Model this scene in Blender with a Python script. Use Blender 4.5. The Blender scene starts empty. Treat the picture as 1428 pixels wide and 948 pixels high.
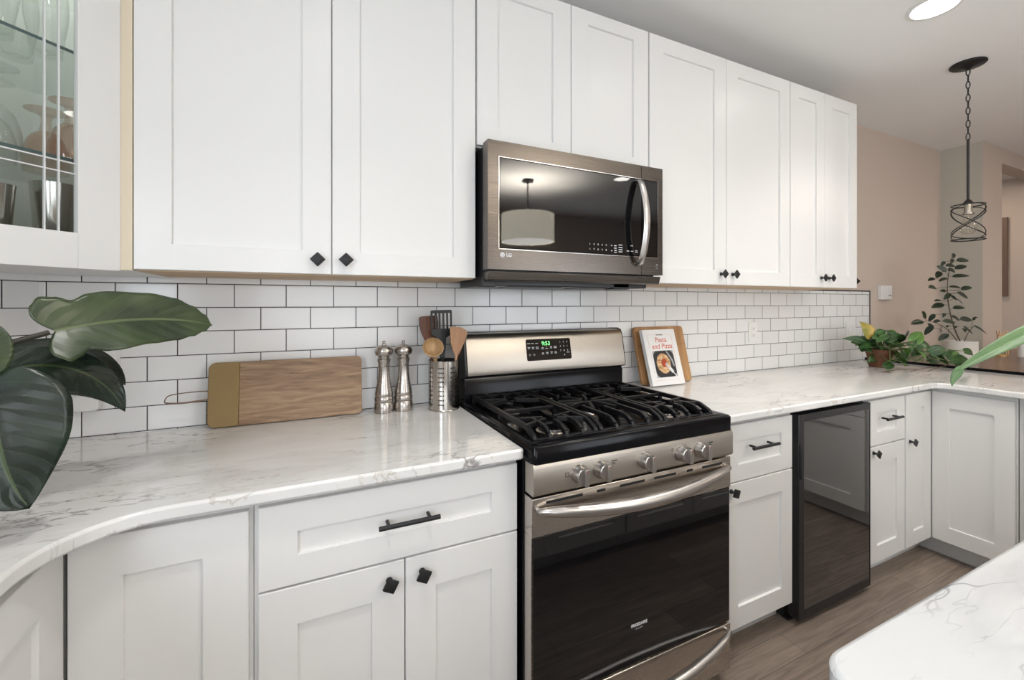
import bpy, bmesh, math, random
from mathutils import Vector, Matrix
random.seed(7)
PI = math.pi
S = bpy.context.scene
COL = S.collection

# ------------------------------------------------------------------ camera
cam_d = bpy.data.cameras.new('camera')
cam = bpy.data.objects.new('camera', cam_d)
COL.objects.link(cam)
cam_d.sensor_width = 36.0
cam_d.lens = 602.57 / 1428 * 36.0
cam_d.shift_y = -(474 - 423.16) / 1428
cam_d.clip_start = 0.02
cam.location = (0, -1.7313, 1.316)
cam.rotation_euler = (PI / 2, 0, -0.4415)
S.camera = cam

# ------------------------------------------------------------------ view
S.view_settings.view_transform = 'Standard'
S.view_settings.look = 'None'
S.view_settings.gamma = 1.0
S.view_settings.use_curve_mapping = False
S.view_settings.exposure = -0.13
S.cycles.transparent_max_bounces = 32

# ------------------------------------------------------------------ world: overcast daylight outside the windows
W = bpy.data.worlds.new('world')
S.world = W
W.use_nodes = True
W.node_tree.nodes['Background'].inputs[0].default_value = (0.80, 0.88, 1.0, 1)
W.node_tree.nodes['Background'].inputs[1].default_value = 1.0

# ------------------------------------------------------------------ lights of the room
def area(name, loc, rot, sx, sy, power, color, shape='RECTANGLE'):
    d = bpy.data.lights.new(name, 'AREA')
    d.shape = shape
    d.size = sx
    if shape == 'RECTANGLE':
        d.size_y = sy
    d.energy = power
    d.color = color
    o = bpy.data.objects.new(name, d)
    o.location = loc
    o.rotation_euler = rot
    COL.objects.link(o)
    return o

CEIL = 2.59
# added fill lamps, set as daylight at unseen windows opposite and over the sink
area('window_fill_lamp', (0.2, -4.30, 1.4), (PI / 2, 0, 0), 1.5, 1.1, 21, (0.90, 0.95, 1.0))
area('window_fill_lamp', (3.2, -4.30, 1.35), (PI / 2, 0, 0), 1.9, 1.2, 30, (0.90, 0.95, 1.0))
area('sink_window_fill_lamp', (-1.00, -2.3, 1.6), (PI / 2, 0, -PI / 2), 1.1, 0.9, 31, (0.80, 0.90, 1.0))
# recessed downlights
area('cabinet_fill_lamp', (-0.60, -0.27, 2.435), (0, 0, 0), 0.05, 0.05, 1.1, (1.0, 0.97, 0.92), 'DISK')  # unseen lamp added to brighten the inside of the glass cabinet
LIGHT_SPOTS = [(2.43, -0.83, 2.3), (1.55, -1.00, 2.4), (0.10, -1.25, 3.6), (2.05, -1.28, 3.8), (1.2, -2.6, 0.4), (2.9, -2.6, 1.0)]  # the two aisle spots are unseen, added to brighten counters and lower cabinets
for lx, ly, lp in LIGHT_SPOTS:
    area('downlight_lamp', (lx, ly, CEIL - 0.012), (0, 0, 0), 0.13, 0.13, lp, (1.0, 0.965, 0.92), 'DISK').data.spread = math.radians(100)
# the bulb inside the drum lamp throws light up to the ceiling
area('drum_lamp_bulb', (2.05, -3.05, 2.06), (PI, 0, 0), 0.3, 0.3, 54, (1.0, 0.95, 0.88), 'DISK')
# dining side and hallway lamps
area('dining_ceiling_lamp', (5.3, -2.2, CEIL - 0.03), (0, 0, 0), 0.4, 0.4, 23, (1.0, 0.86, 0.74), 'DISK')
area('hallway_ceiling_lamp', (5.8, 0.35, CEIL - 0.03), (0, 0, 0), 0.3, 0.3, 7, (1.0, 0.82, 0.66), 'DISK')

# ------------------------------------------------------------------ materials
MATS = {}
def mat(name):
    m = bpy.data.materials.new(name)
    m.use_nodes = True
    MATS[name] = m
    return m, m.node_tree.nodes, m.node_tree.links, m.node_tree.nodes['Principled BSDF']

def simple(name, col, rough=0.5, metal=0.0, spec=0.5, coat=0.0, bump=0.0, bscale=200):
    m, n, l, p = mat(name)
    p.inputs['Base Color'].default_value = (*col, 1)
    p.inputs['Roughness'].default_value = rough
    p.inputs['Metallic'].default_value = metal
    p.inputs['Specular IOR Level'].default_value = spec
    p.inputs['Coat Weight'].default_value = coat
    tc = n.new('ShaderNodeTexCoord')
    nz = n.new('ShaderNodeTexNoise')
    nz.inputs['Scale'].default_value = bscale
    nz.inputs['Detail'].default_value = 3
    l.new(tc.outputs['Object'], nz.inputs['Vector'])
    b = n.new('ShaderNodeBump')
    b.inputs['Strength'].default_value = bump if bump else 0.01
    b.inputs['Distance'].default_value = 0.001
    l.new(nz.outputs['Fac'], b.inputs['Height'])
    l.new(b.outputs['Normal'], p.inputs['Normal'])
    return m

def brushed(name, col, rough, stretch=(2, 2, 300), amt=0.12, dark=0.85):
    m, n, l, p = mat(name)
    p.inputs['Metallic'].default_value = 1
    tc = n.new('ShaderNodeTexCoord'); mp = n.new('ShaderNodeMapping')
    mp.inputs['Scale'].default_value = stretch
    nz = n.new('ShaderNodeTexNoise'); nz.inputs['Scale'].default_value = 3; nz.inputs['Detail'].default_value = 4
    l.new(tc.outputs['Object'], mp.inputs['Vector']); l.new(mp.outputs['Vector'], nz.inputs['Vector'])
    r = n.new('ShaderNodeMapRange')
    r.inputs['To Min'].default_value = rough - amt / 2; r.inputs['To Max'].default_value = rough + amt / 2
    l.new(nz.outputs['Fac'], r.inputs['Value']); l.new(r.outputs['Result'], p.inputs['Roughness'])
    mx = n.new('ShaderNodeMixRGB')
    mx.inputs[1].default_value = (col[0] * dark, col[1] * dark, col[2] * dark, 1); mx.inputs[2].default_value = (*col, 1)
    l.new(nz.outputs['Fac'], mx.inputs[0]); l.new(mx.outputs[0], p.inputs['Base Color'])
    return m

def ramp(n, stops):
    r = n.new('ShaderNodeValToRGB')
    e = r.color_ramp.elements
    while len(e) < len(stops): e.new(0.5)
    for i, (pos, c) in enumerate(stops):
        e[i].position = pos; e[i].color = (*c, 1)
    return r

def tile_mat(name, phase):
    m, n, l, p = mat(name)
    tc = n.new('ShaderNodeTexCoord'); sp = n.new('ShaderNodeSeparateXYZ')
    l.new(tc.outputs['Object'], sp.inputs[0])
    a = n.new('ShaderNodeMath'); a.operation = 'SUBTRACT'; a.inputs[1].default_value = phase
    b = n.new('ShaderNodeMath'); b.operation = 'SUBTRACT'; b.inputs[1].default_value = 0.9155
    l.new(sp.outputs['X'], a.inputs[0]); l.new(sp.outputs['Z'], b.inputs[0])
    cb = n.new('ShaderNodeCombineXYZ'); l.new(a.outputs[0], cb.inputs['X']); l.new(b.outputs[0], cb.inputs['Y'])
    br = n.new('ShaderNodeTexBrick')
    br.inputs['Scale'].default_value = 1
    br.inputs['Brick Width'].default_value = 0.1555; br.inputs['Row Height'].default_value = 0.0775
    br.inputs['Mortar Size'].default_value = 0.0014; br.inputs['Mortar Smooth'].default_value = 0.1
    br.inputs['Color1'].default_value = (0.87, 0.865, 0.855, 1); br.inputs['Color2'].default_value = (0.82, 0.815, 0.805, 1)
    br.inputs['Mortar'].default_value = (0.012, 0.012, 0.013, 1)
    l.new(cb.outputs[0], br.inputs['Vector']); l.new(br.outputs['Color'], p.inputs['Base Color'])
    rr = n.new('ShaderNodeMapRange'); rr.inputs['To Min'].default_value = 0.16; rr.inputs['To Max'].default_value = 0.9
    l.new(br.outputs['Fac'], rr.inputs['Value']); l.new(rr.outputs[0], p.inputs['Roughness'])
    br2 = n.new('ShaderNodeTexBrick')
    for k in ('Scale', 'Brick Width', 'Row Height'):
        br2.inputs[k].default_value = br.inputs[k].default_value
    br2.inputs['Mortar Size'].default_value = 0.004; br2.inputs['Mortar Smooth'].default_value = 1.0
    l.new(cb.outputs[0], br2.inputs['Vector'])
    nz = n.new('ShaderNodeTexNoise'); nz.inputs['Scale'].default_value = 9
    l.new(tc.outputs['Object'], nz.inputs['Vector'])
    ad = n.new('ShaderNodeMath'); ad.operation = 'MULTIPLY_ADD'; ad.inputs[1].default_value = -1.0
    l.new(br2.outputs['Fac'], ad.inputs[0])
    s2 = n.new('ShaderNodeMath'); s2.operation = 'MULTIPLY'; s2.inputs[1].default_value = 0.6
    l.new(nz.outputs['Fac'], s2.inputs[0]); l.new(s2.outputs[0], ad.inputs[2])
    bp = n.new('ShaderNodeBump'); bp.inputs['Strength'].default_value = 0.5; bp.inputs['Distance'].default_value = 0.002
    l.new(ad.outputs[0], bp.inputs['Height']); l.new(bp.outputs['Normal'], p.inputs['Normal'])
    return m

def marble(name, base, vein, amt, scale=1.0, rot=0.6, warm=(0.50, 0.44, 0.38), st=3.2, det0=6):
    m, n, l, p = mat(name)
    tc = n.new('ShaderNodeTexCoord'); mp = n.new('ShaderNodeMapping')
    mp.inputs['Rotation'].default_value = (0, 0, rot); mp.inputs['Scale'].default_value = (scale, scale * st, scale)
    l.new(tc.outputs['Object'], mp.inputs['Vector'])
    def veins(sc, w, dist, det=6):
        nz = n.new('ShaderNodeTexNoise'); nz.inputs['Scale'].default_value = sc; nz.inputs['Detail'].default_value = det
        nz.inputs['Distortion'].default_value = dist; nz.inputs['Roughness'].default_value = 0.58
        l.new(mp.outputs['Vector'], nz.inputs['Vector'])
        a = n.new('ShaderNodeMath'); a.operation = 'SUBTRACT'; a.inputs[1].default_value = 0.5
        l.new(nz.outputs['Fac'], a.inputs[0])
        b = n.new('ShaderNodeMath'); b.operation = 'ABSOLUTE'; l.new(a.outputs[0], b.inputs[0])
        c = n.new('ShaderNodeMapRange'); c.inputs['From Max'].default_value = w
        c.inputs['To Min'].default_value = 1; c.inputs['To Max'].default_value = 0
        l.new(b.outputs[0], c.inputs['Value'])
        return c.outputs[0]
    def mask(sc, lo, hi):
        nz = n.new('ShaderNodeTexNoise'); nz.inputs['Scale'].default_value = sc; nz.inputs['Detail'].default_value = 2
        l.new(tc.outputs['Object'], nz.inputs['Vector'])
        c = n.new('ShaderNodeMapRange'); c.inputs['From Min'].default_value = lo; c.inputs['From Max'].default_value = hi
        l.new(nz.outputs['Fac'], c.inputs['Value'])
        return c.outputs[0]
    def mul(a, b):
        k = n.new('ShaderNodeMath'); k.operation = 'MULTIPLY'; l.new(a, k.inputs[0])
        if isinstance(b, float): k.inputs[1].default_value = b
        else: l.new(b, k.inputs[1])
        return k.outputs[0]
    v1 = mul(mul(veins(2.0, 0.011, 0.35, det0), mask(3.1, 0.44, 0.62)), amt)
    v2 = mul(mul(veins(4.6, 0.014, 0.25, det0), mask(4.2, 0.47, 0.62)), amt * 0.75)
    cloud = mul(mul(veins(1.6, 0.11, 0.6, 4), mask(2.3, 0.40, 0.65)), amt * 0.35)
    prev = None
    col = n.new('ShaderNodeRGB'); col.outputs[0].default_value = (*base, 1)
    cur = col.outputs[0]
    for v, c in ((cloud, tuple(0.6 * a + 0.4 * b for a, b in zip(vein, base))), (v1, vein), (v2, warm)):
        mx = n.new('ShaderNodeMixRGB'); l.new(v, mx.inputs[0]); l.new(cur, mx.inputs[1]); mx.inputs[2].default_value = (*c, 1)
        cur = mx.outputs[0]
    l.new(cur, p.inputs['Base Color'])
    p.inputs['Roughness'].default_value = 0.09
    return m

def wood(name, c1, c2, scale=1.0, axis='X', rough=0.5, grain=14, contrast=1.0):
    m, n, l, p = mat(name)
    tc = n.new('ShaderNodeTexCoord'); mp = n.new('ShaderNodeMapping')
    s = {'X': (1, 9, 9), 'Y': (9, 1, 9), 'Z': (9, 9, 1)}[axis]
    mp.inputs['Scale'].default_value = tuple(k * scale for k in s)
    l.new(tc.outputs['Object'], mp.inputs['Vector'])
    nz = n.new('ShaderNodeTexNoise'); nz.inputs['Scale'].default_value = grain / 4; nz.inputs['Detail'].default_value = 8
    nz.inputs['Distortion'].default_value = 0.9
    l.new(mp.outputs['Vector'], nz.inputs['Vector'])
    r = ramp(n, [(0.5 - 0.22 / contrast, c1), (0.5 + 0.2 / contrast, c2)])
    l.new(nz.outputs['Fac'], r.inputs[0]); l.new(r.outputs[0], p.inputs['Base Color'])
    p.inputs['Roughness'].default_value = rough
    b = n.new('ShaderNodeBump'); b.inputs['Strength'].default_value = 0.15; b.inputs['Distance'].default_value = 0.001
    l.new(nz.outputs['Fac'], b.inputs['Height']); l.new(b.outputs['Normal'], p.inputs['Normal'])
    return m

def floor_mat():
    m, n, l, p = mat('floor_planks')
    tc = n.new('ShaderNodeTexCoord')
    br = n.new('ShaderNodeTexBrick')
    br.inputs['Scale'].default_value = 1; br.inputs['Brick Width'].default_value = 0.85; br.inputs['Row Height'].default_value = 0.105
    br.inputs['Mortar Size'].default_value = 0.0009; br.offset = 0.37
    br.inputs['Color1'].default_value = (0.21, 0.165, 0.135, 1); br.inputs['Color2'].default_value = (0.30, 0.245, 0.20, 1)
    br.inputs['Mortar'].default_value = (0.06, 0.045, 0.04, 1)
    l.new(tc.outputs['Object'], br.inputs['Vector'])
    mp = n.new('ShaderNodeMapping'); mp.inputs['Scale'].default_value = (1.5, 22, 1)
    l.new(tc.outputs['Object'], mp.inputs['Vector'])
    nz = n.new('ShaderNodeTexNoise'); nz.inputs['Scale'].default_value = 2.2; nz.inputs['Detail'].default_value = 8; nz.inputs['Distortion'].default_value = 1.2
    l.new(mp.outputs[0], nz.inputs['Vector'])
    r = ramp(n, [(0.3, (0.62, 0.60, 0.58)), (0.7, (1.15, 1.12, 1.1))])
    l.new(nz.outputs['Fac'], r.inputs[0])
    mx = n.new('ShaderNodeMixRGB'); mx.blend_type = 'MULTIPLY'; mx.inputs[0].default_value = 1
    l.new(br.outputs['Color'], mx.inputs[1]); l.new(r.outputs[0], mx.inputs[2]); l.new(mx.outputs[0], p.inputs['Base Color'])
    p.inputs['Roughness'].default_value = 0.42
    return m

def thin_glass(name, tint, gloss=1.0):
    m, n, l, p = mat(name)
    out = n['Material Output']
    t = n.new('ShaderNodeBsdfTransparent'); t.inputs[0].default_value = (*tint, 1)
    g = n.new('ShaderNodeBsdfGlossy'); g.inputs['Roughness'].default_value = 0.02
    lw = n.new('ShaderNodeLayerWeight'); lw.inputs['Blend'].default_value = 0.5
    pw = n.new('ShaderNodeMath'); pw.operation = 'POWER'; pw.inputs[1].default_value = 4.0
    l.new(lw.outputs['Facing'], pw.inputs[0])
    k = n.new('ShaderNodeMath'); k.operation = 'MULTIPLY_ADD'; k.inputs[1].default_value = 0.6 * gloss; k.inputs[2].default_value = 0.04 * gloss
    l.new(pw.outputs[0], k.inputs[0])
    mx = n.new('ShaderNodeMixShader'); l.new(k.outputs[0], mx.inputs[0]); l.new(t.outputs[0], mx.inputs[1]); l.new(g.outputs[0], mx.inputs[2])
    l.new(mx.outputs[0], out.inputs['Surface'])
    return m

def leaf_mat(name, c_dark, c_light, c_mid, rough=0.3, nveins=9.0, vein=0.22):
    """veins follow the leaf's own uv: u along the midrib, v across (0.5 = midrib)"""
    m, n, l, p = mat(name)
    uv = n.new('ShaderNodeUVMap'); sp = n.new('ShaderNodeSeparateXYZ'); l.new(uv.outputs[0], sp.inputs[0])
    def mth(op, a, b=None):
        k = n.new('ShaderNodeMath'); k.operation = op
        for i, v in enumerate((a, b)):
            if v is None: continue
            if isinstance(v, (int, float)): k.inputs[i].default_value = v
            else: l.new(v, k.inputs[i])
        return k.outputs[0]
    av = mth('ABSOLUTE', mth('SUBTRACT', sp.outputs['Y'], 0.5))
    rib = mth('LESS_THAN', av, 0.022)
    ph = mth('SUBTRACT', mth('MULTIPLY', sp.outputs['X'], nveins), mth('MULTIPLY', av, nveins * 0.55))
    fr = mth('FRACT', ph)
    tri = mth('ABSOLUTE', mth('SUBTRACT', fr, 0.5))
    side = mth('LESS_THAN', tri, 0.04)
    nz = n.new('ShaderNodeTexNoise'); nz.inputs['Scale'].default_value = 14
    tc = n.new('ShaderNodeTexCoord'); l.new(tc.outputs['Object'], nz.inputs['Vector'])
    r = ramp(n, [(0.35, c_dark), (0.68, c_light)]); l.new(nz.outputs['Fac'], r.inputs[0])
    mx = n.new('ShaderNodeMixRGB'); l.new(mth('MULTIPLY', side, vein), mx.inputs[0]); l.new(r.outputs[0], mx.inputs[1]); mx.inputs[2].default_value = (*c_mid, 1)
    mx2 = n.new('ShaderNodeMixRGB'); l.new(rib, mx2.inputs[0]); l.new(mx.outputs[0], mx2.inputs[1]); mx2.inputs[2].default_value = (*c_mid, 1)
    l.new(mx2.outputs[0], p.inputs['Base Color'])
    p.inputs['Roughness'].default_value = rough
    p.inputs['Specular IOR Level'].default_value = 0.5
    b = n.new('ShaderNodeBump'); b.inputs['Strength'].default_value = 0.28; b.inputs['Distance'].default_value = 0.004
    l.new(mth('MINIMUM', tri, mth('MULTIPLY', av, 3.0)), b.inputs['Height']); l.new(b.outputs['Normal'], p.inputs['Normal'])
    return m

def emis(name, col, power):
    m, n, l, p = mat(name)
    p.inputs['Base Color'].default_value = (*col, 1)
    p.inputs['Emission Color'].default_value = (*col, 1)
    p.inputs['Emission Strength'].default_value = power
    return m

simple('white_paint', (0.80, 0.79, 0.77), 0.32, bump=0.02, bscale=60)
simple('cream_edge', (0.72, 0.62, 0.47), 0.5)
simple('gap_shade', (0.05, 0.05, 0.05), 0.8)
simple('toe_kick_paint', (0.72, 0.72, 0.71), 0.4)
simple('wall_paint', (0.58, 0.485, 0.41), 0.8, bump=0.15, bscale=150)
simple('wall_paint_grey', (0.52, 0.49, 0.42), 0.8, bump=0.15, bscale=150)
simple('ceiling_paint', (0.90, 0.89, 0.87), 0.9, bump=0.1, bscale=150)
simple('black_metal', (0.018, 0.018, 0.019), 0.42, metal=0.3)
simple('cast_iron', (0.006, 0.006, 0.007), 0.36, spec=0.35, bump=0.5, bscale=700)
simple('black_enamel', (0.004, 0.004, 0.005), 0.14, spec=0.18)
simple('black_plastic', (0.012, 0.012, 0.013), 0.35)
simple('black_glass', (0.004, 0.004, 0.005), 0.02, spec=0.75)
simple('fridge_glass', (0.006, 0.006, 0.007), 0.03, spec=1.0, coat=1.0)
simple('white_plastic', (0.82, 0.81, 0.79), 0.3)
simple('slot_dark', (0.01, 0.01, 0.01), 0.6)
simple('grout_black', (0.012, 0.012, 0.013), 0.8)
simple('chrome', (0.75, 0.75, 0.76), 0.12, metal=1)
simple('print_white', (0.75, 0.75, 0.75), 0.5)
simple('print_dark', (0.02, 0.02, 0.02), 0.5)
simple('print_red', (0.60, 0.03, 0.02), 0.5)
simple('cover_red', (0.62, 0.16, 0.11), 0.5)
simple('paper', (0.82, 0.81, 0.78), 0.5)
simple('cover_white', (0.83, 0.82, 0.80), 0.28, coat=0.3)
simple('sauce_red', (0.38, 0.05, 0.015), 0.4)
simple('herb_green', (0.16, 0.19, 0.04), 0.5)
simple('plate_dark', (0.02, 0.02, 0.022), 0.4)
simple('plate_grey', (0.35, 0.35, 0.35), 0.4)
simple('brass_panel', (0.25, 0.165, 0.06), 0.42, metal=0.3, bump=0.1, bscale=40)
simple('leather', (0.26, 0.17, 0.13), 0.6)
simple('nylon_black', (0.014, 0.014, 0.015), 0.38)
simple('pot_white', (0.72, 0.68, 0.62), 0.7)
simple('terracotta', (0.16, 0.062, 0.028), 0.7, bump=0.4, bscale=120)
simple('soil', (0.03, 0.02, 0.014), 0.95, bump=1.0, bscale=200)
simple('stem_dark', (0.035, 0.03, 0.022), 0.5)
simple('stem_green', (0.10, 0.16, 0.04), 0.45)
simple('stem_brown', (0.10, 0.065, 0.04), 0.6)
simple('gold', (0.80, 0.52, 0.20), 0.25, metal=1)
simple('shade_fabric', (0.75, 0.70, 0.60), 0.9, bump=0.3, bscale=300)
simple('frame_wood', (0.16, 0.10, 0.07), 0.5)
simple('picture_paper', (0.45, 0.42, 0.40), 0.6)
simple('socket_metal', (0.45, 0.40, 0.34), 0.3, metal=1)
brushed('stainless', (0.50, 0.455, 0.40), 0.36)
brushed('stainless_warm', (0.60, 0.55, 0.50), 0.26)
brushed('black_stainless', (0.145, 0.127, 0.113), 0.26)
brushed('handle_steel', (0.58, 0.555, 0.535), 0.31, (300, 3, 3), 0.1)
brushed('mill_steel', (0.50, 0.46, 0.42), 0.26, (2, 2, 200), 0.12)
brushed('tumbler_steel', (0.60, 0.57, 0.53), 0.18, (2, 2, 150), 0.1)
tile_mat('subway_tile', 1.4858)
tile_mat('subway_tile_angled', 0.0777)
marble('marble_counter', (0.78, 0.77, 0.75), (0.27, 0.255, 0.245), 1.0, 1.15, -0.75)
marble('marble_island', (0.65, 0.652, 0.652), (0.28, 0.29, 0.31), 1.3, 1.25, 0.30, (0.45, 0.45, 0.45), 4.0, 3)
wood('acacia', (0.17, 0.095, 0.048), (0.40, 0.265, 0.155), 2.2, 'X', 0.5, 14)
wood('board_wood', (0.27, 0.125, 0.045), (0.50, 0.28, 0.12), 1.0, 'Z', 0.5, 10)
wood('spatula_dark', (0.075, 0.022, 0.009), (0.18, 0.065, 0.027), 2, 'Z', 0.4, 12)
wood('spatula_light', (0.36, 0.19, 0.10), (0.50, 0.29, 0.17), 2, 'Z', 0.5, 10)
wood('spoon_wood', (0.34, 0.20, 0.09), (0.56, 0.37, 0.19), 2, 'Z', 0.45, 10)
wood('bare_ply', (0.52, 0.36, 0.22), (0.66, 0.50, 0.34), 1, 'X', 0.7, 10)
wood('dark_table', (0.12, 0.06, 0.035), (0.24, 0.13, 0.08), 0.8, 'Y', 0.25, 10)
wood('pasta', (0.30, 0.12, 0.03), (0.90, 0.62, 0.34), 18, 'X', 0.5, 10, 1.6)
floor_mat()
thin_glass('clear_pane', (0.97, 0.985, 0.98), 1.0)
thin_glass('shelf_glass', (0.94, 0.965, 0.955), 0.9)
thin_glass('stem_glass', (0.985, 0.99, 0.987), 1.4)
thin_glass('pink_glass', (0.95, 0.86, 0.81), 1.4)
thin_glass('bulb_glass', (0.95, 0.93, 0.88), 1.5)
simple('shelf_edge', (0.05, 0.10, 0.10), 0.15)
simple('cabinet_interior', (0.78, 0.80, 0.77), 0.6)
leaf_mat('leaf_deep', (0.006, 0.013, 0.009), (0.016, 0.030, 0.017), (0.05, 0.075, 0.03), 0.27, 8)
leaf_mat('leaf_olive', (0.016, 0.030, 0.010), (0.045, 0.068, 0.022), (0.095, 0.125, 0.05), 0.28, 8)
leaf_mat('leaf_pale', (0.13, 0.18, 0.09), (0.20, 0.27, 0.13), (0.26, 0.32, 0.17), 0.4, 8)
leaf_mat('leaf_ficus', (0.007, 0.017, 0.008), (0.018, 0.036, 0.015), (0.03, 0.055, 0.022), 0.35, 6)
leaf_mat('leaf_pothos', (0.016, 0.050, 0.014), (0.045, 0.115, 0.028), (0.08, 0.17, 0.045), 0.3, 5)
leaf_mat('leaf_lime', (0.06, 0.15, 0.025), (0.12, 0.25, 0.045), (0.17, 0.30, 0.07), 0.32, 5)
leaf_mat('leaf_yellow', (0.16, 0.20, 0.03), (0.55, 0.36, 0.07), (0.35, 0.22, 0.05), 0.35, 5)
leaf_mat('leaf_blade', (0.075, 0.15, 0.055), (0.14, 0.24, 0.09), (0.19, 0.30, 0.12), 0.45, 4)
emis('lamp_disc', (1.0, 0.97, 0.92), 14)
emis('clock_green', (0.25, 1.0, 0.30), 1.5)
emis('shade_diffuser', (1.0, 0.95, 0.88), 6.5)
emis('lit_shade', (0.95, 0.88, 0.72), 4.0)

def smooth_path(P, n=6):
    P = [Vector(p) for p in P]; out = []
    for i in range(len(P) - 1):
        p0, p1, p2, p3 = P[max(0, i - 1)], P[i], P[i + 1], P[min(len(P) - 1, i + 2)]
        for k in range(n):
            u = k / n
            out.append(0.5 * ((2 * p1) + (-p0 + p2) * u + (2 * p0 - 5 * p1 + 4 * p2 - p3) * u * u + (-p0 + 3 * p1 - 3 * p2 + p3) * u ** 3))
    return out + [P[-1]]
def spro(pr, n=5): return [(max(0.0, v.x), v.y) for v in smooth_path([(r, z, 0) for r, z in pr], n)]

# ------------------------------------------------------------------ mesh helpers
def B(): return bmesh.new()

def bx(bm, x0, x1, y0, y1, z0, z1):
    vs = [bm.verts.new((x, y, z)) for x in (x0, x1) for y in (y0, y1) for z in (z0, z1)]
    for f in ((0, 1, 3, 2), (4, 6, 7, 5), (0, 4, 5, 1), (2, 3, 7, 6), (0, 2, 6, 4), (1, 5, 7, 3)):
        bm.faces.new([vs[i] for i in f])
    return bm

def prism(bm, pts, z0, z1):
    a = [bm.verts.new((x, y, z0)) for x, y in pts]
    b = [bm.verts.new((x, y, z1)) for x, y in pts]
    k = len(pts)
    bm.faces.new(a); bm.faces.new(b)
    for i in range(k):
        bm.faces.new((a[i], a[(i + 1) % k], b[(i + 1) % k], b[i]))
    return bm

def prism_axis(bm, pts, a0, a1, axis):
    """pts in the plane across the axis; axis 'X' -> (y,z), 'Y' -> (x,z)"""
    def P(p, t): return (t, p[0], p[1]) if axis == 'X' else (p[0], t, p[1])
    a = [bm.verts.new(P(p, a0)) for p in pts]; b = [bm.verts.new(P(p, a1)) for p in pts]
    k = len(pts)
    bm.faces.new(a); bm.faces.new(b)
    for i in range(k):
        bm.faces.new((a[i], a[(i + 1) % k], b[(i + 1) % k], b[i]))
    return bm

def lathe(bm, prof, c=(0, 0, 0), seg=28, cap=True):
    rings = []
    for r, z in prof:
        rings.append([bm.verts.new((c[0] + r * math.cos(2 * PI * i / seg), c[1] + r * math.sin(2 * PI * i / seg), c[2] + z)) for i in range(seg)])
    for a, b in zip(rings, rings[1:]):
        for i in range(seg):
            bm.faces.new((a[i], a[(i + 1) % seg], b[(i + 1) % seg], b[i]))
    if cap:
        if prof[0][0] > 1e-5: bm.faces.new(rings[0])
        if prof[-1][0] > 1e-5: bm.faces.new(rings[-1])
    return bm

def sweep(bm, pts, r, seg=10, closed=False, flat=1.0, up=None):
    pts = [Vector(p) for p in pts]
    n = len(pts)
    rs = r if isinstance(r, (list, tuple)) else [r] * n
    rings = []
    prev = None
    for i, p in enumerate(pts):
        if closed: t = pts[(i + 1) % n] - pts[i - 1]
        else: t = pts[min(i + 1, n - 1)] - pts[max(i - 1, 0)]
        t.normalize()
        u = up and Vector(up) or prev or (Vector((0, 0, 1)) if abs(t.z) < 0.9 else Vector((1, 0, 0)))
        a = u - t * u.dot(t)
        if a.length < 1e-5: a = t.orthogonal()
        a.normalize(); b = t.cross(a)
        if not up: prev = a
        rings.append([bm.verts.new(p + (a * math.cos(2 * PI * k / seg) * flat + b * math.sin(2 * PI * k / seg)) * rs[i]) for k in range(seg)])
    m = n if closed else n - 1
    for i in range(m):
        A, Bq = rings[i], rings[(i + 1) % n]
        for k in range(seg):
            bm.faces.new((A[k], A[(k + 1) % seg], Bq[(k + 1) % seg], Bq[k]))
    if not closed:
        bm.faces.new(rings[0]); bm.faces.new(rings[-1])
    return bm

def bar(bm, p0, p1, w, h):
    """square bar between two points, w across, h vertical-ish"""
    p0, p1 = Vector(p0), Vector(p1)
    t = (p1 - p0).normalized()
    u = Vector((0, 0, 1)) if abs(t.z) < 0.9 else Vector((0, 1, 0))
    s = t.cross(u).normalized(); u = s.cross(t)
    q = []
    for p in (p0, p1):
        for a, b in ((-1, -1), (1, -1), (1, 1), (-1, 1)):
            q.append(bm.verts.new(p + s * a * w / 2 + u * b * h / 2))
    for f in ((0, 1, 2, 3), (7, 6, 5, 4), (0, 4, 5, 1), (1, 5, 6, 2), (2, 6, 7, 3), (3, 7, 4, 0)):
        bm.faces.new([q[i] for i in f])

def rrect(x0, x1, y0, y1, r, n=5):
    pts = []
    for cx, cy, a0 in ((x1 - r, y1 - r, 0), (x0 + r, y1 - r, 90), (x0 + r, y0 + r, 180), (x1 - r, y0 + r, 270)):
        for i in range(n + 1):
            a = math.radians(a0 + 90 * i / n)
            pts.append((cx + r * math.cos(a), cy + r * math.sin(a)))
    return pts

def xf(bm, M):
    bmesh.ops.transform(bm, matrix=M, verts=bm.verts); return bm

def mesh_from(bm, name, m, smooth):
    bmesh.ops.recalc_face_normals(bm, faces=bm.faces)
    me = bpy.data.meshes.new(name)
    bm.to_mesh(me); bm.free()
    me.materials.append(MATS[m])
    if smooth:
        for p in me.polygons: p.use_smooth = True
        try: me.set_sharp_from_angle(angle=math.radians(38 if smooth is True else smooth))
        except Exception: pass
    return me

def obj(name, bm, m, parent=None, bevel=0.0, smooth=False, at=None, label=None):
    """ONE mesh object. bm is in the parent's own frame; without a parent it is in world space and `at` becomes its origin"""
    if at is not None: xf(bm, Matrix.Translation(-Vector(at)))
    me = mesh_from(bm, name, m, smooth or bevel > 0)
    o = bpy.data.objects.new(name, me)
    COL.objects.link(o)
    if at is not None: o.location = at
    if parent is not None: o.parent = parent
    if bevel > 0:
        b = o.modifiers.new('bevel', 'BEVEL'); b.width = bevel; b.segments = 2; b.limit_method = 'ANGLE'; b.angle_limit = math.radians(40)
    if label: o['label'] = label
    return o

def tag(o, label, cat, group=None):
    o['label'] = label; o['category'] = cat
    if group: o['group'] = group
    return o

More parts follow.
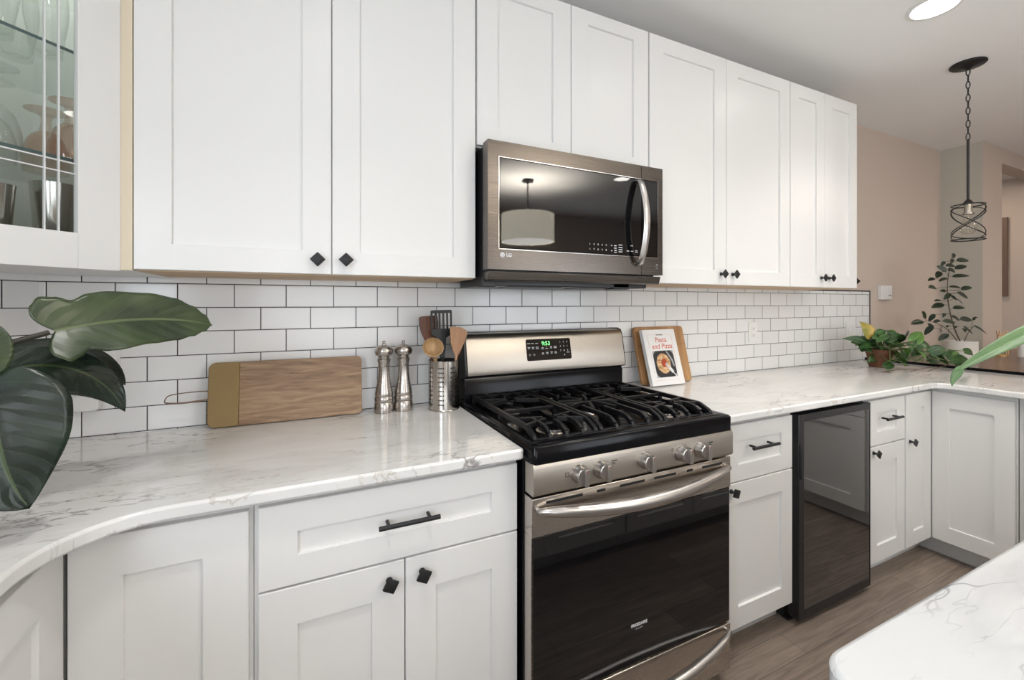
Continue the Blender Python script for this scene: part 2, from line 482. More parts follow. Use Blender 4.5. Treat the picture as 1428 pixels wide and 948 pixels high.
def thing(name, label, cat, loc=(0, 0, 0), rotz=0.0, group=None):
    o = bpy.data.objects.new(name, None)
    o.empty_display_size = 0.05
    COL.objects.link(o)
    o.location = loc; o.rotation_euler = (0, 0, rotz)
    return tag(o, label, cat, group)

def struct(name, bm, m, label=None, **k):
    o = obj(name, bm, m, **k)
    o['kind'] = 'structure'
    if label: o['label'] = label
    return o

def dup(root, loc=None, rotz=None, label=None, group=None):
    def cp(o, par):
        c = o.copy(); COL.objects.link(c)
        if par is not None: c.parent = par
        for ch in [q for q in bpy.data.objects if q.parent == o]:
            cp(ch, c)
        return c
    r = cp(root, None)
    if loc is not None: r.location = loc
    if rotz is not None: r.rotation_euler = (r.rotation_euler[0], r.rotation_euler[1], rotz)
    if label: r['label'] = label
    if group: r['group'] = group
    return r

def text(name, s, size, m, parent, M, align='CENTER', thick=0.0002, bold=0.0, shear=0.0):
    cu = bpy.data.curves.new(name, 'FONT')
    cu.body = s; cu.size = size; cu.align_x = align; cu.align_y = 'CENTER'; cu.extrude = thick; cu.offset = bold; cu.shear = shear
    t = bpy.data.objects.new(name, cu)
    COL.objects.link(t)
    dg = bpy.context.evaluated_depsgraph_get(); dg.update()
    me = bpy.data.meshes.new_from_object(t.evaluated_get(dg))
    bpy.data.objects.remove(t)
    me.transform(M)
    me.materials.clear(); me.materials.append(MATS[m])
    o = bpy.data.objects.new(name, me); COL.objects.link(o)
    if parent is not None: o.parent = parent
    return o

def upright(x, y, z): return Matrix.Translation((x, y, z)) @ Matrix.Rotation(PI / 2, 4, 'X')

def shaker(x0, x1, z0, z1, T=0.019, stile=0.072, rec=0.009, y=0.0, rail=None):
    """shaker front: face at y-T (local -y is outward), recessed flat centre panel"""
    bm = B()
    rail = rail or stile
    e = 0.004
    def ring(a, b, c, d, yy): return [bm.verts.new(v) for v in ((a, yy, c), (b, yy, c), (b, yy, d), (a, yy, d))]
    yf = y - T
    back = ring(x0, x1, z0, z1, y)
    s = ring(x0, x1, z0, z1, yf + 0.0015)
    f = ring(x0 + 0.0015, x1 - 0.0015, z0 + 0.0015, z1 - 0.0015, yf)
    i0 = ring(x0 + stile, x1 - stile, z0 + rail, z1 - rail, yf)
    i1 = ring(x0 + stile + e * 0.35, x1 - stile - e * 0.35, z0 + rail + e * 0.35, z1 - rail - e * 0.35, yf + rec)
    for a, b in ((back, s), (s, f), (f, i0), (i0, i1)):
        for k in range(4):
            bm.faces.new((a[k], a[(k + 1) % 4], b[(k + 1) % 4], b[k]))
    bm.faces.new(i1); bm.faces.new(back)
    return bm

def knob(parent, x, z, y=-0.019, ang=45, s=0.0145):
    bm = B()
    # stem
    lathe(bm, [(0.0085, 0), (0.008, 0.004), (0.0048, 0.009), (0.0048, 0.017), (0.009, 0.022)], seg=14)
    # pillow square head
    lay = [(s * 0.92, 0.021), (s * 1.06, 0.0235), (s * 1.0, 0.027), (s * 0.55, 0.0295)]
    rings = []
    for hs, zz in lay:
        rings.append([bm.verts.new((px_, py_, zz)) for px_, py_ in rrect(-hs, hs, -hs, hs, hs * 0.16, 3)])
    for a, b in zip(rings, rings[1:]):
        for i in range(len(a)): bm.faces.new((a[i], a[(i + 1) % len(a)], b[(i + 1) % len(a)], b[i]))
    bm.faces.new(rings[0]); bm.faces.new(rings[-1])
    M = Matrix.Translation((x, y, z)) @ Matrix.Rotation(math.radians(ang), 4, 'Y') @ Matrix.Rotation(PI / 2, 4, 'X')
    xf(bm, M)
    return obj('knob', bm, 'black_metal', parent, smooth=30)

def pull(parent, x, z, L=0.15, y=-0.019):
    bm = B()
    sweep(bm, [(x - L / 2, y - 0.032, z), (x + L / 2, y - 0.032, z)], 0.0058, 14)
    for s in (-1, 1):
        sweep(bm, [(x + s * L * 0.34, y + 0.0, z), (x + s * L * 0.34, y - 0.032, z)], 0.0045, 10)
    return obj('pull_handle', bm, 'black_metal', parent, smooth=40)

def cabinet(name, label, loc, rz, Wd, Dp, z0, z1, fronts, kick=0.0, cat='cabinet', group=None, bottom=None, body_mat='white_paint', ext=0.0):
    """carcass front plane is local y=0, x from 0 to Wd; fronts sit on it"""
    t = thing(name, label, cat, loc, rz, group)
    bm = B()
    bx(bm, 0.0005, Wd - 0.0005, 0.0, Dp, z0, z1)
    obj('body', bm, body_mat, t, bevel=0.001)
    if kick:
        bm = B(); bx(bm, 0.0005, Wd - 0.0005, 0.06, Dp, 0.0, kick); obj('toe_kick', bm, 'toe_kick_paint', t)
    if bottom:
        bm = B(); bx(bm, 0.003, Wd - 0.003, 0.004, Dp, z0 - 0.003, z0 - 0.0002); obj('bottom_panel', bm, bottom, t)
    for fr in fronts:
        kind, x0, x1, a, b = fr[:5]
        opt = fr[5] if len(fr) > 5 else {}
        d = obj('drawer_front' if kind == 'drawer' else 'door', shaker(x0, x1, a, b, stile=opt.get('stile', 0.072), rail=opt.get('rail')), 'white_paint', t)
        if 'knob' in opt: knob(d, opt['knob'][0], opt['knob'][1], ang=opt.get('ang', 45))
        if 'pull' in opt: pull(d, opt['pull'][0], opt['pull'][1], opt.get('L', 0.15))
    return t

def leaf(path, width, normal, profile='oval', fold=0.18, n=18, m=8, lobe=0.0, wav=0.0, curl=0.0, bm=None, ph=0.0):
    """path: 3-4 bezier control points from leaf base to tip; normal: rough facing; builds a blade with uv"""
    bm = bm or B()
    uvl = bm.loops.layers.uv.verify()
    P = [Vector(p) for p in path]
    def bez(t):
        Q = P[:]
        while len(Q) > 1: Q = [Q[i].lerp(Q[i + 1], t) for i in range(len(Q) - 1)]
        return Q[0]
    N0 = Vector(normal).normalized()
    grid = []
    L = sum((bez((i + 1) / 10) - bez(i / 10)).length for i in range(10))
    for i in range(n + 1):
        t = i / n
        c = bez(t); tg = (bez(min(1, t + 0.02)) - bez(max(0, t - 0.02))).normalized()
        sd = tg.cross(N0).normalized(); nn = sd.cross(tg).normalized()
        if isinstance(profile, list):
            for (ta, wa), (tb, wb) in zip(profile, profile[1:]):
                if ta <= t <= tb:
                    q_ = (t - ta) / (tb - ta); q_ = q_ * q_ * (3 - 2 * q_); w = wa + (wb - wa) * q_; break
        elif profile == 'oval': w = math.sin(PI * min(1, t ** 0.8)) ** 0.75
        elif profile == 'heart': w = (math.sin(PI * (t * 0.92 + 0.08) ** 0.62)) ** 0.85 if t < 1 else 0
        elif profile == 'long': w = (1 - t ** 3.2) ** 0.9 * (0.82 + 0.18 * math.sin(PI * t)) * min(1, 0.70 + t * 2.4)
        elif profile == 'broad': w = (1 - t ** 3.6) ** 0.88 * (0.62 + 0.38 * math.sin(PI / 2 * min(1, t * 3.2)))
        else: w = math.sin(PI * t) ** 0.6 * (1 - 0.35 * t)
        if t >= 1: w = 0.0
        w *= width / 2
        row = []
        for j in range(m + 1):
            s = (j / m - 0.5) * 2
            q = c + sd * s * w - tg * lobe * L * math.sin(PI * 0.72 * abs(s)) * max(0, 1 - t * 4.0)
            q += nn * (fold * abs(s) * w + wav * width * math.sin(t * 13 + ph + (2 if s > 0 else 0)) * s * s - curl * width * s * s * s * s)
            row.append((bm.verts.new(q), t, j / m))
        grid.append(row)
    for i in range(n):
        for j in range(m):
            vs = [grid[i][j], grid[i][j + 1], grid[i + 1][j + 1], grid[i + 1][j]]
            try: f = bm.faces.new([v[0] for v in vs])
            except ValueError: continue
            for lp, v in zip(f.loops, vs): lp[uvl].uv = (v[1], v[2])
    return bm

def leaf_obj(name, bm, m, parent, thick=0.0006, label=None):
    me = bpy.data.meshes.new(name)
    bm.to_mesh(me); bm.free(); me.materials.append(MATS[m])
    for p in me.polygons: p.use_smooth = True
    o = bpy.data.objects.new(name, me); COL.objects.link(o)
    if parent is not None: o.parent = parent
    sm = o.modifiers.new('thickness', 'SOLIDIFY'); sm.thickness = thick; sm.offset = 0
    if label: o['label'] = label
    return o

# ================================================================== THE SETTING
XR = 8.0
YB = -4.4
struct('floor', bx(B(), -1.3, XR, YB, 3.0, -0.05, 0.0), 'floor_planks')
struct('ceiling', bx(B(), -1.3, XR, YB, 3.0, CEIL, CEIL + 0.08), 'ceiling_paint')
bm = B(); bx(bm, -0.71, 4.785, 0.0, 0.12, 0.0, CEIL)
struct('wall_back', bm, 'wall_paint')
# short angled wall across the left corner, then the left wall
MA = Matrix.Translation((-0.71, 0, 0)) @ Matrix.Rotation(PI / 4, 4, 'Z')
bm = B(); bx(bm, -0.467, 0.0, 0.0, 0.10, 0.0, CEIL)
o = struct('wall_corner', bm, 'wall_paint'); o.location = (-0.71, 0, 0); o.rotation_euler = (0, 0, PI / 4)
bm = B(); bx(bm, -1.16, -1.04, -1.75, -0.25, 0.0, CEIL); bx(bm, -1.16, -1.04, YB, -2.9, 0.0, CEIL)
bx(bm, -1.16, -1.04, -2.9, -1.75, 0.0, 1.12); bx(bm, -1.16, -1.04, -2.9, -1.75, 2.1, CEIL)
struct('wall_left', bm, 'wall_paint')
bm = B()
for a, b, c, d in ((-2.9, -2.85, 1.12, 2.1), (-1.80, -1.75, 1.12, 2.1), (-2.35, -2.31, 1.12, 2.1), (-2.9, -1.75, 1.12, 1.17), (-2.9, -1.75, 2.05, 2.1)):
    bx(bm, -1.13, -1.07, a, b, c, d)
struct('window_1', bm, 'white_paint')  # unseen window added to carry the sink-side fill lamp
# return at the far right, wall with the wide opening, hallway behind it
bm = B(); bx(bm, 4.777, 4.785, -0.2465, 0.0, 0.0, CEIL)
struct('wall_return', bm, 'wall_paint_grey')
bm = B(); bx(bm, 4.785, 5.138, -0.247, 0.12, 0.0, CEIL); bx(bm, 5.138, XR, -0.247, -0.13, 2.463, CEIL); bx(bm, 5.138, XR, -0.247, -0.13, 0.0, 0.90)
struct('wall_opening', bm, 'wall_paint')
bm = B(); bx(bm, 6.5, 6.6, -0.13, 3.0, 0.0, CEIL); struct('wall_hallway', bm, 'wall_paint')
bm = B(); bx(bm, 4.9, 6.5, 1.6, 1.7, 0.0, CEIL); struct('wall_hall_end', bm, 'wall_paint')
bm = B(); bx(bm, XR, XR + 0.1, YB, -0.13, 0.0, CEIL); struct('wall_right', bm, 'wall_paint')
# unseen wall behind the camera, two windows added to carry the fill lamps
bm = B()
WN = [(-0.55, 0.95, 0.80, 2.0), (2.25, 4.15, 0.70, 2.0)]
xs = -1.16
for a, b, c, d in WN:
    bx(bm, xs, a, YB - 0.1, YB, 0, CEIL); bx(bm, a, b, YB - 0.1, YB, 0, c); bx(bm, a, b, YB - 0.1, YB, d, CEIL); xs = b
bx(bm, xs, XR, YB - 0.1, YB, 0, CEIL)
struct('wall_front', bm, 'wall_paint')
for i, (a, b, c, d) in enumerate(WN):
    bm = B()
    for q in ((a, a + 0.05, c, d), (b - 0.05, b, c, d), ((a + b) / 2 - 0.025, (a + b) / 2 + 0.025, c, d), (a, b, c, c + 0.05), (a, b, d - 0.05, d)):
        bx(bm, q[0], q[1], YB - 0.06, YB - 0.01, q[2], q[3])
    struct('window_%d' % (i + 2), bm, 'white_paint')

# tiled backsplash
bm = B(); bx(bm, -0.71, 3.676, -0.008, 0.0, 0.90, 1.401)
struct('trim_1', bm, 'subway_tile', label='white subway tile backsplash with black grout')
bm = B(); bx(bm, -0.467, -0.0033, -0.008, 0.0, 0.90, 1.401)
o = struct('trim_2', bm, 'subway_tile_angled', label='white subway tile on the angled corner wall')
o.location = (-0.71, 0, 0); o.rotation_euler = (0, 0, PI / 4)
bm = B(); bx(bm, 3.676, 3.684, -0.011, 0.0, 0.914, 1.409); bx(bm, 2.88, 3.676, -0.011, 0.0, 1.401, 1.409)
struct('trim_3', bm, 'grout_black', label='black metal edge strip of the tile')

# ================================================================== COUNTERTOPS
def arc(cx, cy, r, a0, a1, n=14):
    return [(cx + r * math.cos(math.radians(a0 + (a1 - a0) * i / n)), cy + r * math.sin(math.radians(a0 + (a1 - a0) * i / n))) for i in range(n + 1)]

CF = -0.665
pts = [(-0.712, -0.0095), (0.543, -0.0095), ] + arc(0.531, CF + 0.012, 0.012, 0, -90, 4) + \
      arc(-0.24, CF - 0.165, 0.165, 90, 180, 16) + [(-0.405, -3.3), (-1.038, -3.3), (-1.038, -0.345)]
o = obj('marble_countertop', prism(B(), pts, 0.884, 0.914), 'marble_counter', bevel=0.006)
tag(o, 'white marble countertop with curved inner corner left of the gas range', 'countertop')
pts = [(1.338, -0.0095), (3.615, -0.0095), (3.615, -2.5), (2.905, -2.5), ] + arc(2.845, CF - 0.06, 0.06, 0, 90, 8) + \
      arc(1.35, CF + 0.012, 0.012, -90, -180, 4)
o = obj('marble_countertop', prism(B(), pts, 0.884, 0.914), 'marble_counter', bevel=0.006)
tag(o, 'white marble countertop right of the gas range turning into the peninsula', 'countertop')
pts = arc(0.515 + 0.04, -1.436 - 0.04, 0.04, 180, 90, 8) + [(2.55, -1.436), (2.55, -2.45), (0.515, -2.45)]
o = obj('marble_countertop', prism(B(), pts, 0.884, 0.914), 'marble_island', bevel=0.006)
tag(o, 'white marble island top in the lower right foreground', 'countertop')

# ================================================================== BASE CABINETS
FY = -0.611      # carcass front plane; door faces at -0.63
KZ = 0.095
CT = 0.8835
# corner cabinet: two hinged doors meeting in the inner corner
t = thing('corner_base_cabinet', 'white corner base cabinet with two plain doors under the curved marble edge', 'cabinet', (0, 0, 0))
bm = B()
prism(bm, [(-0.712, -0.012), (-0.1095, -0.012), (-0.1095, FY), (-0.4345, FY), (-0.4345, -0.955), (-1.036, -0.955), (-1.036, -0.345)], KZ, CT)
obj('body', bm, 'white_paint', t)
bm = B(); prism(bm, [(-0.70, -0.02), (-0.11, -0.02), (-0.11, FY + 0.06), (-0.50, FY + 0.06), (-0.50, -0.955), (-1.03, -0.955), (-1.03, -0.36)], 0, KZ)
obj('toe_kick', bm, 'toe_kick_paint', t)
obj('door', shaker(-0.4132, -0.117, 0.10, 0.862, stile=0.083, rail=0.083, y=FY), 'white_paint', t)
d = shaker(0.0, 0.30, 0.10, 0.862, stile=0.083)
xf(d, Matrix.Translation((-0.4345, -0.935, 0)) @ Matrix.Rotation(PI / 2, 4, 'Z'))
obj('door', d, 'white_paint', t)
bm = B(); bx(bm, -0.4155, -0.4136, -0.628, FY - 0.002, 0.10, 0.862); obj('gap_shade_strip', bm, 'gap_shade', t)  # dark strip put in for the shade between the two doors
# two-door cabinet with a wide drawer
cabinet('base_cabinet', 'white base cabinet with one wide drawer over two doors left of the range', (-0.109, FY, 0), 0, 0.652, 0.59, KZ, CT, [
    ('drawer', 0.010, 0.646, 0.676, 0.863, {'stile': 0.078, 'rail': 0.066, 'pull': (0.338, 0.776), 'L': 0.15}),
    ('door', 0.010, 0.3295, 0.10, 0.671, {'stile': 0.078, 'rail': 0.086, 'knob': (0.292, 0.628), 'ang': 28}),
    ('door', 0.3325, 0.646, 0.10, 0.671, {'stile': 0.078, 'rail': 0.086, 'knob': (0.374, 0.630), 'ang': 28})], KZ, bottom=None)
cabinet('base_cabinet', 'narrow white base cabinet with a drawer and one door between range and dark refrigerator', (1.34, FY, 0), 0, 0.459, 0.59, KZ, CT, [
    ('drawer', 0.050, 0.441, 0.650, 0.863, {'stile': 0.068, 'rail': 0.062, 'pull': (0.235, 0.775), 'L': 0.15}),
    ('door', 0.050, 0.441, 0.10, 0.645, {'stile': 0.068, 'rail': 0.078, 'knob': (0.078, 0.620), 'ang': 20})], KZ)
cabinet('base_cabinet', 'white base cabinet with a small drawer and door right of the dark refrigerator', (2.338, FY, 0), 0, 0.336, 0.59, KZ, CT, [
    ('drawer', 0.006, 0.330, 0.650, 0.863, {'stile': 0.072, 'rail': 0.062, 'pull': (0.168, 0.775), 'L': 0.14}),
    ('door', 0.006, 0.330, 0.10, 0.645, {'stile': 0.072, 'rail': 0.078, 'knob': (0.044, 0.620), 'ang': 35})], KZ)
# right corner cabinet (one narrow door on each side of the corner)
t = thing('corner_base_cabinet', 'white corner base cabinet with a narrow knobbed door and a plain door at the peninsula', 'cabinet', (0, 0, 0))
PX = 2.955       # carcass face plane of the peninsula; doors at 2.936
bm = B(); prism(bm, [(2.6755, -0.012), (3.56, -0.012), (3.56, -0.93), (PX, -0.93), (PX, FY), (2.6755, FY)], KZ, CT)
obj('body', bm, 'white_paint', t)
bm = B(); prism(bm, [(2.6755, -0.02), (3.55, -0.02), (3.55, -0.93), (PX + 0.06, -0.93), (PX + 0.06, FY + 0.06), (2.6755, FY + 0.06)], 0, KZ)
obj('toe_kick', bm, 'toe_kick_paint', t)
d = obj('door', shaker(2.681, 2.931, 0.10, 0.863, stile=0.072, y=FY), 'white_paint', t)
knob(d, 2.716, 0.628, y=FY - 0.019, ang=35)
d = shaker(0.0, 0.292, 0.10, 0.863, stile=0.066, rail=0.078)
xf(d, Matrix.Translation((PX, -0.632, 0)) @ Matrix.Rotation(-PI / 2, 4, 'Z'))
obj('door', d, 'white_paint', t)
cabinet('base_cabinet', 'white peninsula base cabinet with a drawer over a door at the right edge', (PX, -0.933, 0), -PI / 2, 0.60, 0.60, KZ, CT, [
    ('drawer', 0.018, 0.59, 0.650, 0.863, {'stile': 0.075, 'rail': 0.062, 'pull': (0.30, 0.775)}),
    ('door', 0.018, 0.59, 0.10, 0.645, {'stile': 0.075, 'knob': (0.56, 0.62)})], KZ)
# left run toward the camera and the island (seen in reflections and from the side)
cabinet('base_cabinet', 'white base cabinet along the left wall beside the curved counter corner', (-0.443, -1.76, 0), PI / 2, 0.80, 0.59, KZ, CT, [
    ('drawer', 0.006, 0.794, 0.676, 0.863, {'pull': (0.4, 0.776), 'rail': 0.066}),
    ('door', 0.006, 0.399, 0.10, 0.671, {'knob': (0.36, 0.63)}), ('door', 0.402, 0.794, 0.10, 0.671, {'knob': (0.44, 0.63)})], KZ)
for i in range(2):
    cabinet('island_cabinet', ['white island cabinet with two drawers facing the range, nearer its free corner',
                               'white island cabinet with two drawers facing the range, farther from the free corner'][i],
            (1.52 + 0.98 * i, -1.485, 0), PI, 0.975, 0.9, KZ, CT, [
        ('drawer', 0.006, 0.486, 0.60, 0.863, {'rail': 0.066, 'pull': (0.246, 0.74)}), ('drawer', 0.489, 0.969, 0.60, 0.863, {'rail': 0.066, 'pull': (0.73, 0.74)}),
        ('door', 0.006, 0.486, 0.10, 0.595), ('door', 0.489, 0.969, 0.10, 0.595)], KZ)

# ================================================================== WALL CABINETS
UY = -0.311
UB = 1.4035
UT = 2.462
UL = UT - UB
uk = {'stile': 0.078, 'rail': 0.068}
cabinet('wall_cabinet', 'tall white two-door wall cabinet left of the microwave', (-0.402, UY, 0), 0, 0.928, 0.30, UB, UT, [
    ('door', 0.002, 0.4655, UB, UT, dict(uk, knob=(0.428, 1.445))),
    ('door', 0.4685, 0.925, UB, UT, dict(uk, knob=(0.506, 1.447)))], bottom='bare_ply')
cabinet('wall_cabinet', 'short white two-door wall cabinet above the microwave', (0.5275, UY, 0), 0, 0.7735, 0.30, 1.862, UT, [
    ('door', 0.002, 0.3845, 1.866, UT, {'stile': 0.078, 'rail': 0.055}), ('door', 0.3875, 0.7705, 1.866, UT, {'stile': 0.078, 'rail': 0.055})])
cabinet('wall_cabinet', 'tall white two-door wall cabinet right of the microwave', (1.3025, UY, 0), 0, 0.947, 0.30, UB, UT, [
    ('door', 0.003, 0.4710, UB, UT, dict(uk, knob=(0.434, 1.453))),
    ('door', 0.4740, 0.9445, UB, UT, dict(uk, knob=(0.512, 1.453)))], bottom='bare_ply')
t = cabinet('wall_cabinet', 'narrow white two-door wall cabinet at the right end of the row', (2.2505, UY, 0), 0, 0.612, 0.30, UB, UT, [
    ('door', 0.002, 0.2965, UB, UT, dict(uk, stile=0.07, knob=(0.264, 1.455))),
    ('door', 0.2995, 0.6095, UB, UT, dict(uk, stile=0.07, knob=(0.336, 1.455)))], bottom='bare_ply')
d = shaker(0.008, 0.306, UB, UT, stile=0.062)
xf(d, Matrix.Translation((0.612, -0.004, 0)) @ Matrix.Rotation(PI / 2, 4, 'Z'))
d = obj('end_panel', d, 'white_paint', t)
k = knob(t, 0, 0, ang=45)
k.data.transform(Matrix.Translation((0.612, 0.006, 1.447)) @ Matrix.Rotation(PI / 2, 4, 'Z'))

# angled glass-door corner cabinet
G = thing('corner_glass_cabinet', 'white angled corner wall cabinet with a clear glass door full of glassware', 'cabinet', (-0.425, -0.33, 0), PI / 4)
RI = Matrix.Rotation(-PI / 4, 4, 'Z') @ Matrix.Translation((0.425, 0.33, 0))   # world -> cabinet frame
FW = 0.445
out = [(-0.403, -0.33), (-0.403, -0.012), (-0.716, -0.012), (-1.03, -0.337), (-1.03, -0.645), (-0.745, -0.645)]
ins = [(-0.441, -0.325), (-0.421, -0.305), (-0.421, -0.03), (-0.706, -0.03), (-1.012, -0.344), (-1.012, -0.627), (-0.760, -0.627), (-0.741, -0.627)]
bm = B()
prism(bm, [(-0.425, -0.312), (-0.4035, -0.312), (-0.4035, -0.012), (-0.716, -0.012), (-1.03, -0.337), (-1.03, -0.645), (-0.745, -0.645)], UB - 0.004, UB + 0.014); xf(bm, RI)
obj('bottom_panel', bm, 'white_paint', G)
bm = B()
prism(bm, [(-0.425, -0.312), (-0.4035, -0.312), (-0.4035, -0.012), (-0.716, -0.012), (-1.03, -0.337), (-1.03, -0.645), (-0.745, -0.645)], UT - 0.018, UT); xf(bm, RI)
obj('top_panel', bm, 'white_paint', G)
bm = B()
for (ax, ay), (b2, c2) in (((-0.4125, -0.318), (-0.4125, -0.015)), ((-0.4125, -0.02), (-0.716, -0.02)), ((-0.716, -0.022), (-1.022, -0.337)), ((-1.022, -0.337), (-1.022, -0.64)), ((-1.022, -0.636), (-0.750, -0.636))):
    d = Vector((b2 - ax, c2 - ay, 0)); nn = Vector((-d.y, d.x, 0)).normalized() * 0.008
    prism(bm, [(ax - nn.x, ay - nn.y), (b2 - nn.x, c2 - nn.y), (b2 + nn.x, c2 + nn.y), (ax + nn.x, ay + nn.y)], UB + 0.014, UT - 0.018)
xf(bm, RI); obj('body', bm, 'cabinet_interior', G)
bm = B(); bx(bm, -0.4275, -0.4025, -0.3285, -0.302, UB - 0.003, UT); xf(bm, RI)
obj('face_stile', bm, 'cream_edge', G, label='cream unpainted edge strip')
# door: local x from -FW to 0, outward -y
bm = B()
ST = 0.083; RB = 0.083
bx(bm, -FW, -FW + ST, 0, 0.019, UB - 0.006, UT); bx(bm, -ST, 0, 0, 0.019, UB - 0.006, UT)
bx(bm, -FW + ST, -ST, 0, 0.019, UB - 0.006, UB - 0.006 + RB); bx(bm, -FW + ST, -ST, 0, 0.019, UT - RB, UT)
dr = obj('door', bm, 'white_paint', G, bevel=0.0012)
bm = B(); bx(bm, -FW + ST - 0.004, -ST + 0.004, 0.010, 0.013, UB + RB - 0.01, UT - RB + 0.004)
obj('glass_pane', bm, 'clear_pane', dr)
bm = B()
for xx in (-0.137, -0.113, -FW + 0.137, -FW + 0.113):
    bx(bm, xx - 0.0013, xx + 0.0013, 0.0085, 0.0145, UB + RB - 0.006, UT - RB)
for zz in (1.642, 1.618, UT - RB - 0.139, UT - RB - 0.163):
    bx(bm, -FW + ST, -ST, 0.0088, 0.0142, zz - 0.0013, zz + 0.0013)
obj('lead_lines', bm, 'print_white', dr)
obj('fill_disc', xf(lathe(B(), [(0.0, 2.437), (0.03, 2.437), (0.032, 2.440), (0.032, 2.4435), (0.0, 2.4435)], (-0.60, -0.27, 0), 20, cap=False), RI), 'lamp_disc', G)  # glowing disc added with the cabinet's fill lamp, no fitting is visible
# glass shelves
for zz in (1.655, 1.915, 2.17):
    bm = B()
    prism(bm, [(-0.452, -0.286), (-0.424, -0.286), (-0.424, -0.034), (-0.704, -0.034), (-1.008, -0.346), (-1.008, -0.622), (-0.788, -0.622)], zz, zz + 0.007)
    xf(bm, RI); s = obj('glass_shelf', bm, 'shelf_glass', G)
    bm = B(); e0, e1 = Vector((-0.4525, -0.2865)), Vector((-0.788, -0.622))
    dd = (e1 - e0).normalized() * 0.001
    nn = Vector((dd.y, -dd.x)).normalized() * -0.0012
    prism(bm, [(e0.x, e0.y), (e1.x, e1.y), (e1.x - abs(nn.x), e1.y + abs(nn.y)), (e0.x - abs(nn.x), e0.y + abs(nn.y))][::1], zz, zz + 0.007)
    xf(bm, Matrix.Translation((0.0008, -0.0008, 0))); xf(bm, RI)
    obj('shelf_edge', bm, 'shelf_edge', s)

def glass_things():
    # steel tumblers on the cabinet floor
    zf = UB + 0.0142
    prof = [(0.030, 0), (0.033, 0.004), (0.0445, 0.18), (0.0455, 0.186), (0.0435, 0.186), (0.0425, 0.18), (0.030, 0.010), (0.0, 0.009)]
    base = None
    for (x, y, lab, sc) in ((-0.562, -0.287, 'tall brushed steel tumbler in the corner cabinet, right behind the door glass', 1.02),
                            (-0.500, -0.215, 'brushed steel tumbler behind the tall one, half hidden by the door frame', 0.98),
                            (-0.637, -0.372, 'brushed steel tumbler at the left end of the row in the corner cabinet', 0.88)):
        if base is None:
            o = obj('steel_tumbler', lathe(B(), prof, seg=36), 'tumbler_steel', smooth=40)
            base = o
        else:
            o = base.copy(); COL.objects.link(o)
        o.location = (x, y, zf); o.scale = (sc, sc, sc * 1.0)
        tag(o, lab, 'tumbler', 'steel tumblers in the corner cabinet')
    zs = 1.6622
    # upside-down goblets
    def goblet(name, m, rb, hb, hs, rf, rs=0.0055):
        tot = hb + hs
        pr = [(rb * 0.95, 0), (rb, hb * 0.22), (rb * 0.95, hb * 0.5), (rb * 0.72, hb * 0.80), (rb * 0.36, hb * 0.96), (rs * 1.3, hb + 0.006), (rs, hb + hs * 0.5), (rs * 1.5, tot - 0.013), (rf * 0.5, tot - 0.0055), (rf, tot - 0.0015)]
        bm = lathe(B(), spro(pr), seg=40, cap=False)
        pr2 = [(max(0.0, r - 0.0018), z + (0.0 if z < hb * 0.9 else 0.0)) for r, z in pr[:5]] + [(0.0, hb * 0.93)]
        lathe(bm, spro(pr2), seg=40, cap=False)
        lathe(bm, [(rf, tot - 0.0015), (rf, tot), (rf * 0.5, tot - 0.002), (0.0, tot - 0.006)], seg=40, cap=False)
        return obj(name, bm, m, smooth=60)
    pk = goblet('goblet', 'pink_glass', 0.046, 0.112, 0.052, 0.042, 0.0095)
    pk.location = (-0.545, -0.255, zs)
    tag(pk, 'pink ribbed glass goblet upside down on the lower glass shelf nearest the door glass', 'goblet', 'goblets on the lower shelf')
    for x, y, lab in ((-0.475, -0.165, 'pink glass goblet upside down behind the front pink one'), (-0.628, -0.165, 'pink glass goblet upside down to the left of the front pink one, set back')):
        c = pk.copy(); COL.objects.link(c); c.location = (x, y, zs); tag(c, lab, 'goblet', 'goblets on the lower shelf')
    cl = goblet('wine_glass', 'stem_glass', 0.045, 0.115, 0.085, 0.040)
    cl.location = (-0.650, -0.330, zs)
    tag(cl, 'clear wine glass upside down on the lower glass shelf at the photo edge', 'wine glass', 'clear glasses on the lower shelf')
    for x, y, lab in ((-0.700, -0.235, 'clear wine glass upside down on the lower shelf, behind the leftmost one'), (-0.745, -0.420, 'clear wine glass upside down on the lower shelf by the hinge side')):
        c = cl.copy(); COL.objects.link(c); c.location = (x, y, zs); tag(c, lab, 'wine glass', 'clear glasses on the lower shelf')
    z2 = 1.9222
    tk = obj('drinking_glass', lathe(B(), spro([(0.0, 0.004), (0.026, 0.004), (0.028, 0.002), (0.029, 0.010), (0.033, 0.05), (0.040, 0.10), (0.039, 0.15), (0.035, 0.17), (0.0335, 0.17), (0.0375, 0.15), (0.0385, 0.10), (0.0315, 0.05), (0.024, 0.014), (0.0, 0.012)], 4), seg=40, cap=False), 'stem_glass', smooth=60)
    tk.location = (-0.580, -0.285, z2)
    tag(tk, 'clear curved drinking glass on the upper glass shelf, nearest the door glass', 'drinking glass', 'clear glasses on the upper shelf')
    for x, y, lab in ((-0.640, -0.350, 'clear curved drinking glass on the upper shelf, left of the nearest one'), (-0.500, -0.190, 'clear curved drinking glass on the upper shelf, right rear by the side wall'),
                      (-0.655, -0.235, 'clear curved drinking glass on the upper shelf in the second row'), (-0.72, -0.43, 'clear curved drinking glass on the upper shelf by the hinge side')):
        c = tk.copy(); COL.objects.link(c); c.location = (x, y, z2); tag(c, lab, 'drinking glass', 'clear glasses on the upper shelf')
glass_things()

